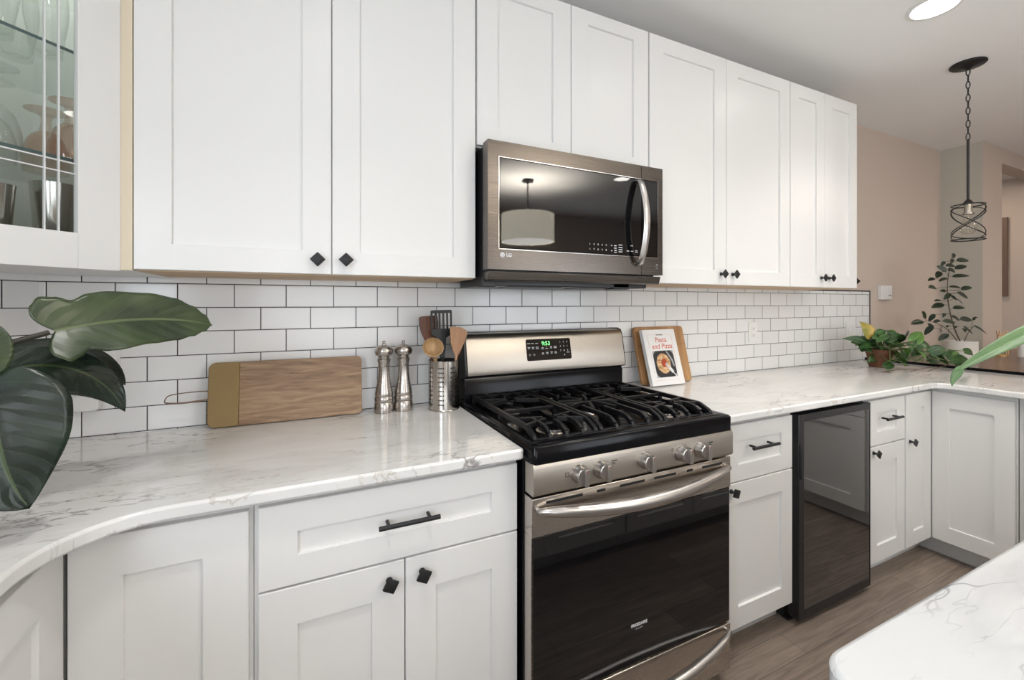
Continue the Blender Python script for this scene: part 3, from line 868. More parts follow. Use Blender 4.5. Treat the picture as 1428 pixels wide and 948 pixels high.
# ================================================================== MICROWAVE
def microwave():
    t = thing('microwave_oven', 'dark stainless over-the-range microwave hung above the gas range', 'microwave', (0.5365, 0, 0))
    Wm = 0.762; F = -0.41; Z0 = 1.43; Z1 = 1.8605
    bm = B(); bx(bm, 0.004, Wm - 0.004, F + 0.045, -0.012, 1.408, Z1 - 0.006)
    obj('body', bm, 'black_plastic', t, bevel=0.003)
    # vent strip along the bottom front
    bm = B(); prism_axis(bm, [(F + 0.004, Z0 - 0.006), (F + 0.05, Z0 - 0.006), (F + 0.05, 1.398), (F + 0.020, 1.392), (F + 0.012, 1.395)], 0.004, Wm - 0.006, 'X')
    obj('vent_strip', bm, 'black_stainless', t, bevel=0.002)
    bm = B(); bx(bm, 0.03, Wm - 0.03, F + 0.06, -0.03, 1.378, 1.41)
    bx(bm, 0.0, 0.05, F + 0.05, F + 0.10, 1.372, 1.41); bx(bm, Wm - 0.2, Wm - 0.12, F + 0.06, F + 0.12, 1.372, 1.41)
    obj('underside', bm, 'black_plastic', t, bevel=0.003)
    bm = B(); bx(bm, 0.12, 0.34, F + 0.09, F + 0.20, 1.3755, 1.3785); bx(bm, 0.42, 0.64, F + 0.09, F + 0.20, 1.3755, 1.3785)
    obj('grease_filter', bm, 'plate_dark', t)
    # door face: frame with glass
    xs = 0.652
    def face(x0, x1, gx0, gx1, nm, gn):
        bm = B(); z0, z1 = Z0, Z1
        yf, yb = F, F + 0.045
        gz0, gz1 = 1.500, 1.805
        bx(bm, x0, x1, yf, yb, z0, gz0); bx(bm, x0, x1, yf, yb, gz1, z1 - 0.001)
        if gx0 > x0: bx(bm, x0, gx0, yf, yb, gz0, gz1)
        if gx1 < x1: bx(bm, gx1, x1, yf, yb, gz0, gz1)
        p = obj(nm, bm, 'black_stainless', t)
        bm = B(); bx(bm, gx0 + 0.003, gx1 - (0.003 if gx1 < x1 else 0), yf - 0.0015, yb, gz0 + 0.003, gz1 - 0.003)
        g = obj(gn, bm, 'black_glass', p)
        return p
    d = face(0.0, xs - 0.0012, 0.040, xs - 0.0012, 'door', 'glass_window')
    c = face(xs + 0.0012, Wm, xs + 0.0012, Wm - 0.028, 'control_panel', 'glass_panel')
    # bright bezel line
    bm = B()
    for a, b, q, r in ((0.038, 0.040, 1.499, 1.806), (0.038, xs - 0.0012, 1.4975, 1.5), (0.038, xs - 0.0012, 1.805, 1.807)):
        bx(bm, a, b, F - 0.002, F + 0.01, q, r)
    obj('bezel', bm, 'chrome', d)
    bm = B()
    for a, b, q, r in ((Wm - 0.028, Wm - 0.0262, 1.499, 1.806), (xs + 0.0012, Wm - 0.0262, 1.4975, 1.5)):
        bx(bm, a, b, F - 0.002, F + 0.01, q, r)
    obj('bezel', bm, 'chrome', c)
    # bowed handle
    bm = B(); pts = []
    for i in range(15):
        s = i / 14; z = 1.472 + s * 0.318
        pts.append((xs - 0.022, F - 0.020 - 0.036 * math.sin(PI * s) ** 0.8, z))
    pts = [(xs - 0.022, F + 0.004, 1.466)] + pts + [(xs - 0.022, F + 0.004, 1.796)]
    sweep(bm, pts, 0.0150, 12, flat=0.4, up=(0, -1, 0))
    obj('handle', bm, 'handle_steel', t, smooth=50)
    # badge: ring face + letters, small label at the right
    bm = B(); lathe(bm, [(0.0088, 0), (0.0088, 0.0012)], seg=24); xf(bm, upright(0.052, F - 0.0002, 1.479))
    b = obj('badge', bm, 'print_white', d)
    bm = B(); lathe(bm, [(0.0010, 0), (0.0010, 0.0014)], seg=10); xf(bm, upright(0.0495, F - 0.0004, 1.481)); obj('badge_mark', bm, 'black_stainless', b)
    bm = B()
    sweep(bm, [(0.052 + 0.0062 * math.cos(a), F - 0.0015, 1.479 + 0.0062 * math.sin(a)) for a in [math.radians(90 + 270 * i / 14) for i in range(15)]] + [(0.0545, F - 0.0015, 1.479)], 0.0006, 6)
    bar(bm, (0.052, F - 0.0015, 1.482), (0.052, F - 0.0015, 1.476), 0.001, 0.001)
    bar(bm, (0.052, F - 0.0015, 1.476), (0.0545, F - 0.0015, 1.476), 0.001, 0.001)
    obj('badge_mark', bm, 'black_stainless', b)
    text('lettering', 'LG', 0.017, 'print_white', d, upright(0.066, F - 0.0006, 1.479), 'LEFT', bold=0.0006)
    # keypad print on the glass
    zq = 1.536
    for row, s in enumerate(('12345', '67890')):
        for i, chx in enumerate(s):
            text('key_print', chx, 0.0085, 'print_white', d, upright(0.405 + i * 0.0185, F - 0.0022, zq - row * 0.0185), bold=0.0002)
    for i, (a, b_) in enumerate(((0.505, 0.0), (0.522, 0.0), (0.522, -0.009), (0.547, 0.004), (0.547, -0.006), (0.547, -0.014), (0.547, -0.022), (0.523, -0.018), (0.523, -0.025), (0.505, -0.02),
                                 (0.602, 0.004), (0.583, -0.017), (0.604, -0.017), (0.625, -0.014), (0.625, -0.020))):
        w = 0.009 if a == 0.547 else (0.0028 if a == 0.505 else 0.006)
        bm = B(); bx(bm, a - w, a + w, F - 0.0024, F - 0.0014, zq + b_ - 0.0014, zq + b_ + 0.0014); obj('key_print', bm, 'print_white', d)
    bm = B()
    for z in (1.455, 1.462): bx(bm, Wm - 0.036, Wm - 0.024, F - 0.0006, F, z, z + 0.0012)
    bar(bm, (Wm - 0.035, F - 0.0004, 1.475), (Wm - 0.025, F - 0.0004, 1.466), 0.001, 0.0012); bar(bm, (Wm - 0.025, F - 0.0004, 1.475), (Wm - 0.035, F - 0.0004, 1.466), 0.001, 0.0012)
    obj('symbol', bm, 'plate_grey', c)
microwave()

# ================================================================== GAS RANGE
def gas_range():
    R0, R1 = 0.549, 1.331
    t = thing('gas_range', 'stainless steel gas range with black cooktop and five knobs', 'range', (R0, 0, 0))
    W = R1 - R0
    F = -0.70
    bm = B(); bx(bm, 0.004, W - 0.004, -0.655, -0.03, 0.03, 0.900)
    obj('body', bm, 'black_enamel', t, bevel=0.002)
    for x in (0.04, W - 0.06):
        for y in (-0.60, -0.08):
            obj('foot', lathe(B(), [(0.018, 0), (0.018, 0.012), (0.009, 0.014), (0.009, 0.032)], (x, y, 0), 14), 'black_plastic', t, smooth=True)
    # cooktop with raised rim and sunken tray
    bm = B()
    o2 = rrect(0.0, W, F - 0.004, -0.115, 0.014)
    i2 = rrect(0.028, W - 0.028, F + 0.045, -0.135, 0.03)
    lv = [(o2, 0.878), (o2, 0.924), ([(x + (0.004 if x < W / 2 else -0.004), y + (0.004 if y < -0.4 else -0.002)) for x, y in o2], 0.929), (i2, 0.929),
          ([(x + (0.012 if x < W / 2 else -0.012), y + (0.012 if y < -0.4 else -0.012)) for x, y in i2], 0.912)]
    rings = [[bm.verts.new((x, y, z)) for x, y in pp] for pp, z in lv]
    for a, b in zip(rings, rings[1:]):
        for i in range(len(a)): bm.faces.new((a[i], a[(i + 1) % len(a)], b[(i + 1) % len(b)], b[i]))
    bm.faces.new(rings[-1]); bm.faces.new(rings[0])
    obj('cooktop', bm, 'black_enamel', t, smooth=50)
    # burners
    bpos = [(0.155, -0.545, 0.040), (0.155, -0.255, 0.034), (0.391, -0.400, 0.042), (W - 0.155, -0.545, 0.046), (W - 0.155, -0.255, 0.030)]
    for x, y, r in bpos:
        b = obj('burner', lathe(B(), [(r * 1.35, 0), (r * 1.35, 0.003), (r * 1.15, 0.006), (r * 1.12, 0.014), (r * 0.9, 0.016)], (x, y, 0.912), 28), 'stainless_warm', t, smooth=True)
        obj('burner_cap', lathe(B(), [(r * 0.95, 0.016), (r * 1.02, 0.019), (r * 1.02, 0.023), (r * 0.92, 0.026), (0, 0.027)], (x, y, 0.912), 28), 'black_enamel', b, smooth=True)
    # three continuous cast iron grates
    spans = [(0.030, 0.2555), (0.2625, 0.5195), (0.5265, W - 0.030)]
    GT = 0.958
    for gi, (a, b) in enumerate(spans):
        bm = B()
        y0, y1 = F + 0.050, -0.145
        w = 0.0135
        # side rails with a sloped front end
        for x in (a + w / 2, b - w / 2):
            bar(bm, (x, y1, GT - 0.008), (x, y0 + 0.055, GT - 0.008), w, 0.016)
            bar(bm, (x, y0 + 0.056, GT - 0.008), (x, y0 + 0.012, GT - 0.026), w, 0.016)
            bar(bm, (x, y0 + 0.014, GT - 0.024), (x, y0, 0.914), w, 0.014)
            bar(bm, (x, y1, GT - 0.014), (x, y1 + 0.004, 0.913), w, 0.012)
            bar(bm, (x, -0.4, GT - 0.014), (x, -0.4, 0.913), w, 0.012)
        for y, zz in ((y1, GT - 0.010), (y0 + 0.004, 0.924)):
            bar(bm, (a, y, zz), (b, y, zz), w * 0.9, 0.012)
        bar(bm, (a, -0.400, GT - 0.010), (b, -0.400, GT - 0.010), w * 0.8, 0.012)
        # fingers reaching in from the front and back rails
        nf = 3
        for i in range(nf):
            x = a + (b - a) * (i + 1) / (nf + 1)
            inner = 0.075 if i == 1 else 0.115
            if gi == 1: inner = 0.15 if i == 1 else 0.19
            pts = [(x, y0 + 0.002, 0.918), (x, y0 + 0.012, GT - 0.022), (x, y0 + 0.034, GT - 0.010), (x, y0 + 0.052, GT - 0.007), (x, y0 + inner, GT - 0.007)]
            for p, q in zip(pts, pts[1:]): bar(bm, p, q, 0.0115, 0.016)
            inner2 = 0.06 if i == 1 else 0.10
            if gi == 1: inner2 = 0.12 if i == 1 else 0.15
            bar(bm, (x, y1, GT - 0.008), (x, y1 - inner2, GT - 0.007), 0.0110, 0.016)
        # diagonal fingers round each burner
        cx = (a + b) / 2
        cen = [(-0.545, 0.04), (-0.255, 0.035)] if gi != 1 else [(-0.400, 0.045)]
        for cy, rr in cen:
            for k in range(8):
                an = PI / 8 + k * PI / 4
                if gi != 1 and k in (1, 2, 5, 6): continue
                r1 = rr * 0.55; r2 = min(0.104 / max(0.25, abs(math.cos(an))), 0.125)
                p = (cx + r1 * math.cos(an), cy + r1 * math.sin(an), GT - 0.006); q = (cx + r2 * math.cos(an), cy + r2 * math.sin(an) * 0.9, GT - 0.009)
                bar(bm, p, q, 0.0115, 0.015)
        obj('grate', bm, 'cast_iron', t, bevel=0.0016)
    # front control panel
    bm = B(); prism_axis(bm, [(F, 0.880), (F - 0.006, 0.868), (F - 0.006, 0.799), (F, 0.792), (F + 0.045, 0.792), (F + 0.045, 0.880)], 0.0, W, 'X')
    cp = obj('control_panel', bm, 'stainless', t, bevel=0.0015)
    for i, x in enumerate((0.145, 0.222, 0.387, 0.541, 0.623)):
        bm = lathe(B(), [(0.0265, 0), (0.0265, 0.006), (0.0235, 0.010), (0.0215, 0.026), (0.019, 0.028), (0, 0.028)], seg=32)
        rot = {0: 0, 1: 0, 2: 0, 3: 0, 4: 0}[i]
        bx(bm, -0.0065, 0.0065, -0.0235, 0.0235, 0.010, 0.0425)
        xf(bm, upright(x, F - 0.006, 0.835) @ Matrix.Rotation(math.radians(rot), 4, 'Z'))
        k = obj('control_knob', bm, 'handle_steel', cp, bevel=0.0012)
        bm = B(); bx(bm, -0.0005, 0.0005, 0.014, 0.0225, 0.0426, 0.0429); xf(bm, upright(x, F - 0.006, 0.835))
        obj('knob_line', bm, 'print_red', k)
    bm = B()
    for x in (0.145, 0.222, 0.387, 0.541, 0.623):
        bx(bm, x - 0.0007, x + 0.0007, F - 0.0066, F - 0.006, 0.864, 0.8665)
    for q in ((0.100, 0.112, 0.843, 0.8442), (0.100, 0.112, 0.8318, 0.833), (0.100, 0.1012, 0.833, 0.843), (0.1108, 0.112, 0.833, 0.843)):
        bx(bm, q[0], q[1], F - 0.0066, F - 0.006, q[2], q[3])
    obj('panel_print', bm, 'print_dark', cp)
    for s, x, z in (('SIMMER', 0.270, 0.852), ('BOIL', 0.268, 0.845), ('LITE', 0.500, 0.852), ('HI', 0.500, 0.845), ('SIMMER', 0.672, 0.851), ('BOIL', 0.670, 0.844)):
        text('panel_print', s, 0.0062, 'print_dark', cp, upright(x, F - 0.0064, z))
    # oven door
    DY = F + 0.004
    DZ0, DZ1 = 0.212, 0.784
    bm = B(); bx(bm, 0.0, W, DY, DY + 0.045, 0.678, DZ1)
    bx(bm, 0.0, 0.010, DY + 0.006, DY + 0.045, DZ0, 0.678); bx(bm, W - 0.010, W, DY + 0.006, DY + 0.045, DZ0, 0.678)
    bx(bm, 0.010, W - 0.010, DY + 0.012, DY + 0.045, DZ0, 0.678)
    dr = obj('oven_door', bm, 'stainless_warm', t, bevel=0.002)
    bm = B(); bx(bm, 0.004, W - 0.004, DY + 0.001, DY + 0.012, DZ0 + 0.002, 0.6765)
    obj('oven_window', bm, 'black_glass', dr, bevel=0.0015)
    bm = B()
    for a, b in ((0.045, 0.165), (0.215, 0.245), (0.300, 0.395), (0.435, 0.525), (0.575, 0.600), (0.645, 0.74)):
        bx(bm, a, b, DY - 0.0006, DY + 0.004, 0.764, 0.7715)
    obj('vent_slots', bm, 'slot_dark', dr)
    bm = B(); pts = []
    for i in range(21):
        s = i / 20
        pts.append((0.020 + s * (W - 0.040), DY - 0.010 - 0.046 * math.sin(PI * s) ** 0.8, 0.752 - 0.020 * math.sin(PI * s)))
    pts = [(0.018, DY + 0.002, 0.752)] + pts + [(W - 0.018, DY + 0.002, 0.752)]
    sweep(bm, pts, [0.006] + [0.009 + 0.011 * math.sin(PI * i / 20) ** 0.4 for i in range(21)] + [0.006], 14)
    obj('door_handle', bm, 'handle_steel', dr, smooth=60)
    text('lettering', 'FRIGIDAIRE', 0.0125, 'print_white', dr, upright(0.374, DY + 0.0004, 0.330), bold=0.0005)
    text('lettering', 'GALLERY', 0.0075, 'plate_grey', dr, upright(0.374, DY + 0.0004, 0.318))
    # storage drawer
    bm = B(); bx(bm, 0.0, W, DY, DY + 0.04, 0.045, 0.206)
    wd = obj('storage_drawer', bm, 'stainless_warm', t, bevel=0.003)
    bm = B(); pts = []
    for i in range(21):
        s = i / 20
        pts.append((0.020 + s * (W - 0.040), DY - 0.012 - 0.050 * math.sin(PI * s) ** 0.75, 0.186 - 0.026 * math.sin(PI * s)))
    pts = [(0.018, DY + 0.002, 0.186)] + pts + [(W - 0.018, DY + 0.002, 0.186)]
    sweep(bm, pts, [0.006] + [0.008 + 0.010 * math.sin(PI * i / 20) ** 0.5 for i in range(21)] + [0.006], 14)
    obj('drawer_handle', bm, 'handle_steel', wd, smooth=60)
    # backguard
    bm = B(); prism_axis(bm, [(-0.128, 0.905), (-0.128, 1.010), (-0.115, 1.035), (-0.03, 1.035), (-0.03, 0.905)], 0.004, W - 0.002, 'X')
    bg = obj('backguard', bm, 'black_enamel', t, bevel=0.003)
    prof = [(-0.120, 1.028), (-0.150, 1.034), (-0.152, 1.050), (-0.128, 1.172), (-0.118, 1.192), (-0.095, 1.198), (-0.07, 1.193), (-0.07, 1.028)]
    bm = B(); prism_axis(bm, prof, 0.010, W - 0.008, 'X')
    pn = obj('display_panel', bm, 'stainless', bg, smooth=50)
    prof2 = [(-0.110, 1.022), (-0.146, 1.030), (-0.149, 1.050), (-0.124, 1.174), (-0.114, 1.196), (-0.095, 1.203), (-0.03, 1.200), (-0.03, 1.022)]
    for x in (0.0, W - 0.010):
        bm = B(); prism_axis(bm, prof2, x, x + 0.0102, 'X')
        obj('end_cap', bm, 'black_plastic', bg, bevel=0.002)
    bm = B(); bx(bm, 0.01, W - 0.01, -0.075, -0.03, 1.03, 1.199); obj('back_cover', bm, 'black_plastic', bg)
    # display on the slanted face: frame aligned with the slope
    p0 = Vector((0, -0.152, 1.050)); p1 = Vector((0, -0.128, 1.172)); up = (p1 - p0).normalized(); nrm = Vector((0, -1, 0)); nrm = (nrm - up * nrm.dot(up)).normalized()
    mid = (p0 + p1) / 2
    def DM(x, s): # x across, s along slope from mid
        o_ = mid + up * s + nrm * 0.0004 + Vector((x, 0, 0))
        return Matrix(((1, up.x, nrm.x, o_.x), (0, up.y, nrm.y, o_.y), (0, up.z, nrm.z, o_.z), (0, 0, 0, 1)))
    dx = 0.378
    bm = prism(B(), rrect(-0.108, 0.108, -0.044, 0.046, 0.007), 0, 0.0016); xf(bm, DM(dx, 0.010))
    dp = obj('display', bm, 'black_glass', bg)
    text('clock_digits', '9:53', 0.024, 'clock_green', dp, DM(dx - 0.014, 0.036) @ Matrix.Translation((0, 0, 0.0018)))
    for r, row in enumerate(('123', '456', '789')):
        for c_, ch in enumerate(row):
            text('key_print', ch, 0.0085, 'print_white', dp, DM(dx + 0.056 + c_ * 0.0175, 0.040 - r * 0.0185) @ Matrix.Translation((0, 0, 0.0018)), bold=0.0002)
    text('key_print', '0', 0.0085, 'print_white', dp, DM(dx + 0.0735, -0.0155) @ Matrix.Translation((0, 0, 0.0018)), bold=0.0002)
    bm = B()
    for a, s, w in ((-0.096, 0.028, 0.014), (-0.078, 0.028, 0.012), (-0.058, 0.028, 0.012), (-0.096, 0.012, 0.012), (-0.096, 0.007, 0.009), (-0.077, 0.012, 0.011), (-0.077, 0.006, 0.010), (-0.057, 0.012, 0.013), (-0.057, 0.006, 0.015),
                    (-0.032, 0.009, 0.011), (-0.032, 0.004, 0.013), (-0.012, 0.012, 0.003), (-0.012, 0.005, 0.011), (0.009, 0.012, 0.011), (0.009, 0.006, 0.010), (0.030, 0.012, 0.014), (0.030, 0.006, 0.015),
                    (-0.032, -0.013, 0.008), (-0.032, -0.018, 0.011), (-0.011, -0.012, 0.012), (-0.011, -0.017, 0.010), (0.010, -0.011, 0.011), (0.010, -0.016, 0.008), (0.030, -0.011, 0.010), (0.030, -0.016, 0.012), (0.092, -0.0155, 0.015)):
        c0 = B(); bx(c0, a - w / 2, a + w / 2, s - 0.0011, s + 0.0011, 0.0016, 0.0021); xf(c0, DM(dx, 0.010))
        obj('key_print', c0, 'print_white', dp)
    for a in (-0.094, -0.074):
        bm = B(); sweep(bm, [(a + 0.0035 * math.cos(q * PI / 5), -0.019 + 0.0035 * math.sin(q * PI / 5), 0.0018) for q in range(10)], 0.0006, 5, closed=True); xf(bm, DM(dx, 0.010)); obj('symbol', bm, 'print_white', dp)
gas_range()

# ================================================================== UNDER-COUNTER REFRIGERATOR
t = thing('mini_refrigerator', 'black under-counter refrigerator with a dark glass door', 'refrigerator', (1.803, 0, 0))
Wf = 0.530
bm = B(); bx(bm, 0.0, Wf, -0.597, -0.05, 0.055, 0.868); obj('body', bm, 'black_plastic', t, bevel=0.004)
bm = B(); bx(bm, 0.0, Wf, -0.58, -0.10, 0.004, 0.055); obj('kick_plate', bm, 'black_plastic', t)
bm = B()
fy = -0.643
bx(bm, 0.0, 0.036, fy, -0.600, 0.025, 0.862); bx(bm, Wf - 0.006, Wf, fy, -0.600, 0.025, 0.862)
bx(bm, 0.036, Wf - 0.006, fy, -0.600, 0.025, 0.062); bx(bm, 0.036, Wf - 0.006, fy, -0.600, 0.832, 0.862)
dr = obj('door', bm, 'black_plastic', t, bevel=0.002)
bm = B(); bx(bm, 0.036, Wf - 0.006, fy + 0.002, -0.602, 0.062, 0.832); obj('glass_panel', bm, 'fridge_glass', dr)
bm = B(); bx(bm, 0.003, 0.014, fy - 0.008, fy, 0.60, 0.74); obj('handle', bm, 'black_metal', dr, bevel=0.003)
bm = B(); bx(bm, 0.0, 0.03, -0.60, -0.57, 0.0, 0.01); bx(bm, Wf - 0.03, Wf, -0.60, -0.57, 0.0, 0.01); bx(bm, 0, Wf, -0.13, -0.11, 0, 0.01); obj('feet', bm, 'black_plastic', t)

# ================================================================== OUTLETS AND WALL FITTINGS
def plate(name, label, cx, cz, w, h, sockets, cat='outlet', y=-0.0085):
    t = thing(name, label, cat, (cx, y, cz))
    bm = B(); bx(bm, -w / 2, w / 2, -0.005, 0.0, -h / 2, h / 2); obj('cover_plate', bm, 'white_plastic', t, bevel=0.002)
    for sx, kind in sockets:
        bm = B(); bx(bm, sx - 0.0165, sx + 0.0165, -0.0085, -0.005, -0.0335, 0.0335)
        f = obj('receptacle' if kind != 'rocker' else 'rocker_switch', bm, 'white_plastic', t, bevel=0.001)
        if kind == 'rocker': continue
        bm = B()
        for dz in (0.020, -0.020):
            for dx in (-0.0062, 0.0062): bx(bm, sx + dx - 0.001, sx + dx + 0.001, -0.0088, -0.0084, dz - 0.0005, dz + 0.0075)
            lathe_b = B(); lathe(lathe_b, [(0.0024, 0), (0.0024, 0.0006)], seg=10); xf(lathe_b, upright(sx, -0.0083, dz - 0.006))
            me = bpy.data.meshes.new('tmp'); lathe_b.to_mesh(me); lathe_b.free(); bm.from_mesh(me)
        obj('slots', bm, 'slot_dark', f)
        if kind == 'gfci':
            bm = B(); bx(bm, sx - 0.008, sx + 0.008, -0.0094, -0.0085, 0.001, 0.0045); bx(bm, sx - 0.008, sx + 0.008, -0.0094, -0.0085, -0.0045, -0.001); obj('test_button', bm, 'paper', f)
    return t
plate('wall_outlet', 'white double outlet plate on the tiles behind the dark leaves at left', -0.571, 1.140, 0.096, 0.118, [(-0.019, 'gfci'), (0.026, 'rocker')])
plate('wall_outlet', 'white single outlet on the tiles right of the cookbook', 2.405, 1.145, 0.074, 0.117, [(0.0, 'duplex')])
plate('wall_outlet', 'pale switch plate on the tiles near the right end by the trailing plant', 3.435, 1.13, 0.118, 0.117, [(-0.023, 'rocker'), (0.023, 'rocker')], 'switch')
o = obj('wall_holder', xf(prism(B(), rrect(-0.060, 0.060, -0.023, 0.023, 0.010), 0, 0.035), upright(-0.624, -0.0085, 1.020)), 'white_plastic', bevel=0.003, at=(-0.624, -0.0085, 0.997))
tag(o, 'white round-cornered plastic box on the tiles below the dark leaves', 'wall box')
t = thing('thermostat', 'white thermostat on the beige wall right of the tiles', 'thermostat', (3.872, 0, 1.397))
bm = B(); bx(bm, -0.075, 0.068, -0.030, -0.0005, -0.052, 0.052); obj('housing', bm, 'white_plastic', t, bevel=0.004)
bm = B(); bx(bm, 0.018, 0.056, -0.0315, -0.030, -0.010, 0.040); obj('screen', bm, 'print_white', t)
bm = B(); bx(bm, 0.018, 0.056, -0.0312, -0.030, -0.026, -0.015); obj('button', bm, 'plate_grey', t)

# ================================================================== THINGS ON THE LEFT COUNTER
CZ = 0.9142
def leaning(y_bot, h, y_top):
    a = math.asin((y_top - y_bot) / h)
    return a
# long serving board with a brass coloured end and a leather loop
t = thing('serving_board', 'long wooden serving board with a brass end leaning on the tiles', 'cutting board', (-0.055, -0.066, CZ + 0.0015))
t.rotation_euler = (-math.radians(9), 0, 0)
def board_part(x0, x1, z0, z1, th, rl, rr_):
    pts = []
    for cx, cz, a0, r in ((x1 - rr_, z1 - rr_, 0, rr_), (x0 + rl, z1 - rl, 90, rl), (x0 + rl, z0 + rl, 180, rl), (x1 - rr_, z0 + rr_, 270, rr_)):
        if r < 0.001:
            pts.append((x1 if a0 in (0, 270) else x0, z1 if a0 < 150 else z0)); continue
        for i in range(7):
            a = math.radians(a0 + 15 * i); pts.append((cx + r * math.cos(a), cz + r * math.sin(a)))
    return prism_axis(B(), pts, -th / 2, th / 2, 'Y')
obj('wood_slab', board_part(-0.150, 0.235, 0, 0.208, 0.018, 0.0, 0.016), 'acacia', t, bevel=0.002)
obj('brass_end', board_part(-0.236, -0.150, 0, 0.208, 0.0182, 0.022, 0.0), 'brass_panel', t, bevel=0.002)
bm = B()
lp = [(-0.228, 0.012, 0.118), (-0.262, 0.014, 0.119), (-0.300, 0.018, 0.118), (-0.338, 0.020, 0.113), (-0.349, 0.018, 0.100), (-0.343, 0.014, 0.090), (-0.300, 0.010, 0.087), (-0.262, 0.008, 0.090), (-0.228, 0.006, 0.092)]
sweep(bm, [v + Vector((0, -0.0135, 0)) for v in smooth_path(lp, 4)], 0.0040, 8, flat=0.4)
for z in (0.118, 0.092, 0.05): sweep(bm, [(-0.238, -0.006, z), (-0.2335, -0.0065, z)], 0.003, 8)
obj('leather_loop', bm, 'leather', t, smooth=60)

mp_ = [(0.0345, 0), (0.0350, 0.010), (0.0345, 0.030), (0.0330, 0.034), (0.0315, 0.038), (0.0335, 0.043), (0.0340, 0.052), (0.0320, 0.058), (0.0310, 0.060), (0.0325, 0.064), (0.0320, 0.072), (0.0285, 0.090), (0.0235, 0.115), (0.0205, 0.140), (0.0200, 0.165), (0.0208, 0.182), (0.0235, 0.190), (0.0240, 0.196)]
mh = [(0.0235, 0.1965), (0.0200, 0.200), (0.0215, 0.206), (0.0300, 0.213), (0.0335, 0.222), (0.0330, 0.230), (0.0280, 0.240), (0.0200, 0.2455), (0.0080, 0.2480), (0.0075, 0.2500)]
mt = [(0.0045, 0.2500), (0.0045, 0.2520), (0.0062, 0.2550), (0.0062, 0.2600), (0.0040, 0.2635), (0, 0.2640)]
t = thing('pepper_mill', 'brushed steel pepper mill, the left of the pair beside the serving board', 'mill', (0.2555, -0.078, CZ), 0, 'steel mills')
obj('body', lathe(B(), mp_, seg=36), 'mill_steel', t, smooth=25)
hd = obj('head', lathe(B(), mh, seg=36), 'mill_steel', t, smooth=25)
obj('top_nut', lathe(B(), mt, seg=16), 'mill_steel', hd, smooth=25)
dup(t, (0.327, -0.079, CZ), 0.4, 'brushed steel salt mill, the right of the pair beside the utensil holder')

# perforated utensil holder
HX, HY, HR, HH = 0.4715, -0.122, 0.0585, 0.186
t = thing('utensil_holder', 'perforated stainless steel utensil holder between the mills and the range', 'utensil holder', (HX, HY, CZ))
bm = B()
nth, nz_ = 48, 11
ch = HH / nz_
def cp_(th, z, r=HR): return bm.verts.new((r * math.cos(th), r * math.sin(th), z))
dth = 2 * PI / nth
for i in range(nth):
    for j in range(nz_):
        hole = (i % 6) in (1, 2, 3) and 1 <= j <= 9
        t0, z0 = i * dth, j * ch
        if not hole:
            bm.faces.new((cp_(t0, z0), cp_(t0 + dth, z0), cp_(t0 + dth, z0 + ch), cp_(t0, z0 + ch)))
        else:
            c_t, c_z = t0 + dth / 2, z0 + ch / 2
            outer = [(0.5, 0), (0.5, 0.5), (0, 0.5), (-0.5, 0.5), (-0.5, 0), (-0.5, -0.5), (0, -0.5), (0.5, -0.5)]
            rh = 0.0031
            O_ = [cp_(c_t + a * dth, c_z + b * ch) for a, b in outer]
            I_ = [cp_(c_t + rh * math.cos(k * PI / 4) / HR, c_z + rh * math.sin(k * PI / 4)) for k in range(8)]
            J_ = [cp_(c_t + rh * math.cos(k * PI / 4) / HR, c_z + rh * math.sin(k * PI / 4), HR - 0.0012) for k in range(8)]
            for k in range(8):
                bm.faces.new((O_[k], O_[(k + 1) % 8], I_[(k + 1) % 8], I_[k])); bm.faces.new((I_[k], I_[(k + 1) % 8], J_[(k + 1) % 8], J_[k]))
bmesh.ops.remove_doubles(bm, verts=bm.verts, dist=1e-5)
obj('perforated_wall', bm, 'tumbler_steel', t, smooth=30)
obj('liner', lathe(B(), [(0.0, 0.004), (HR - 0.0016, 0.004), (HR - 0.0016, HH - 0.002)], seg=48, cap=False), 'slot_dark', t, smooth=30)
obj('rim', lathe(B(), [(HR - 0.002, HH - 0.003), (HR + 0.0012, HH - 0.002), (HR + 0.0014, HH + 0.001), (HR - 0.002, HH + 0.001)], seg=48, cap=False), 'tumbler_steel', t, smooth=30)
obj('base_ring', lathe(B(), [(0, 0), (HR + 0.001, 0), (HR + 0.0014, 0.003), (HR, 0.005)], seg=48, cap=False), 'tumbler_steel', t, smooth=30)

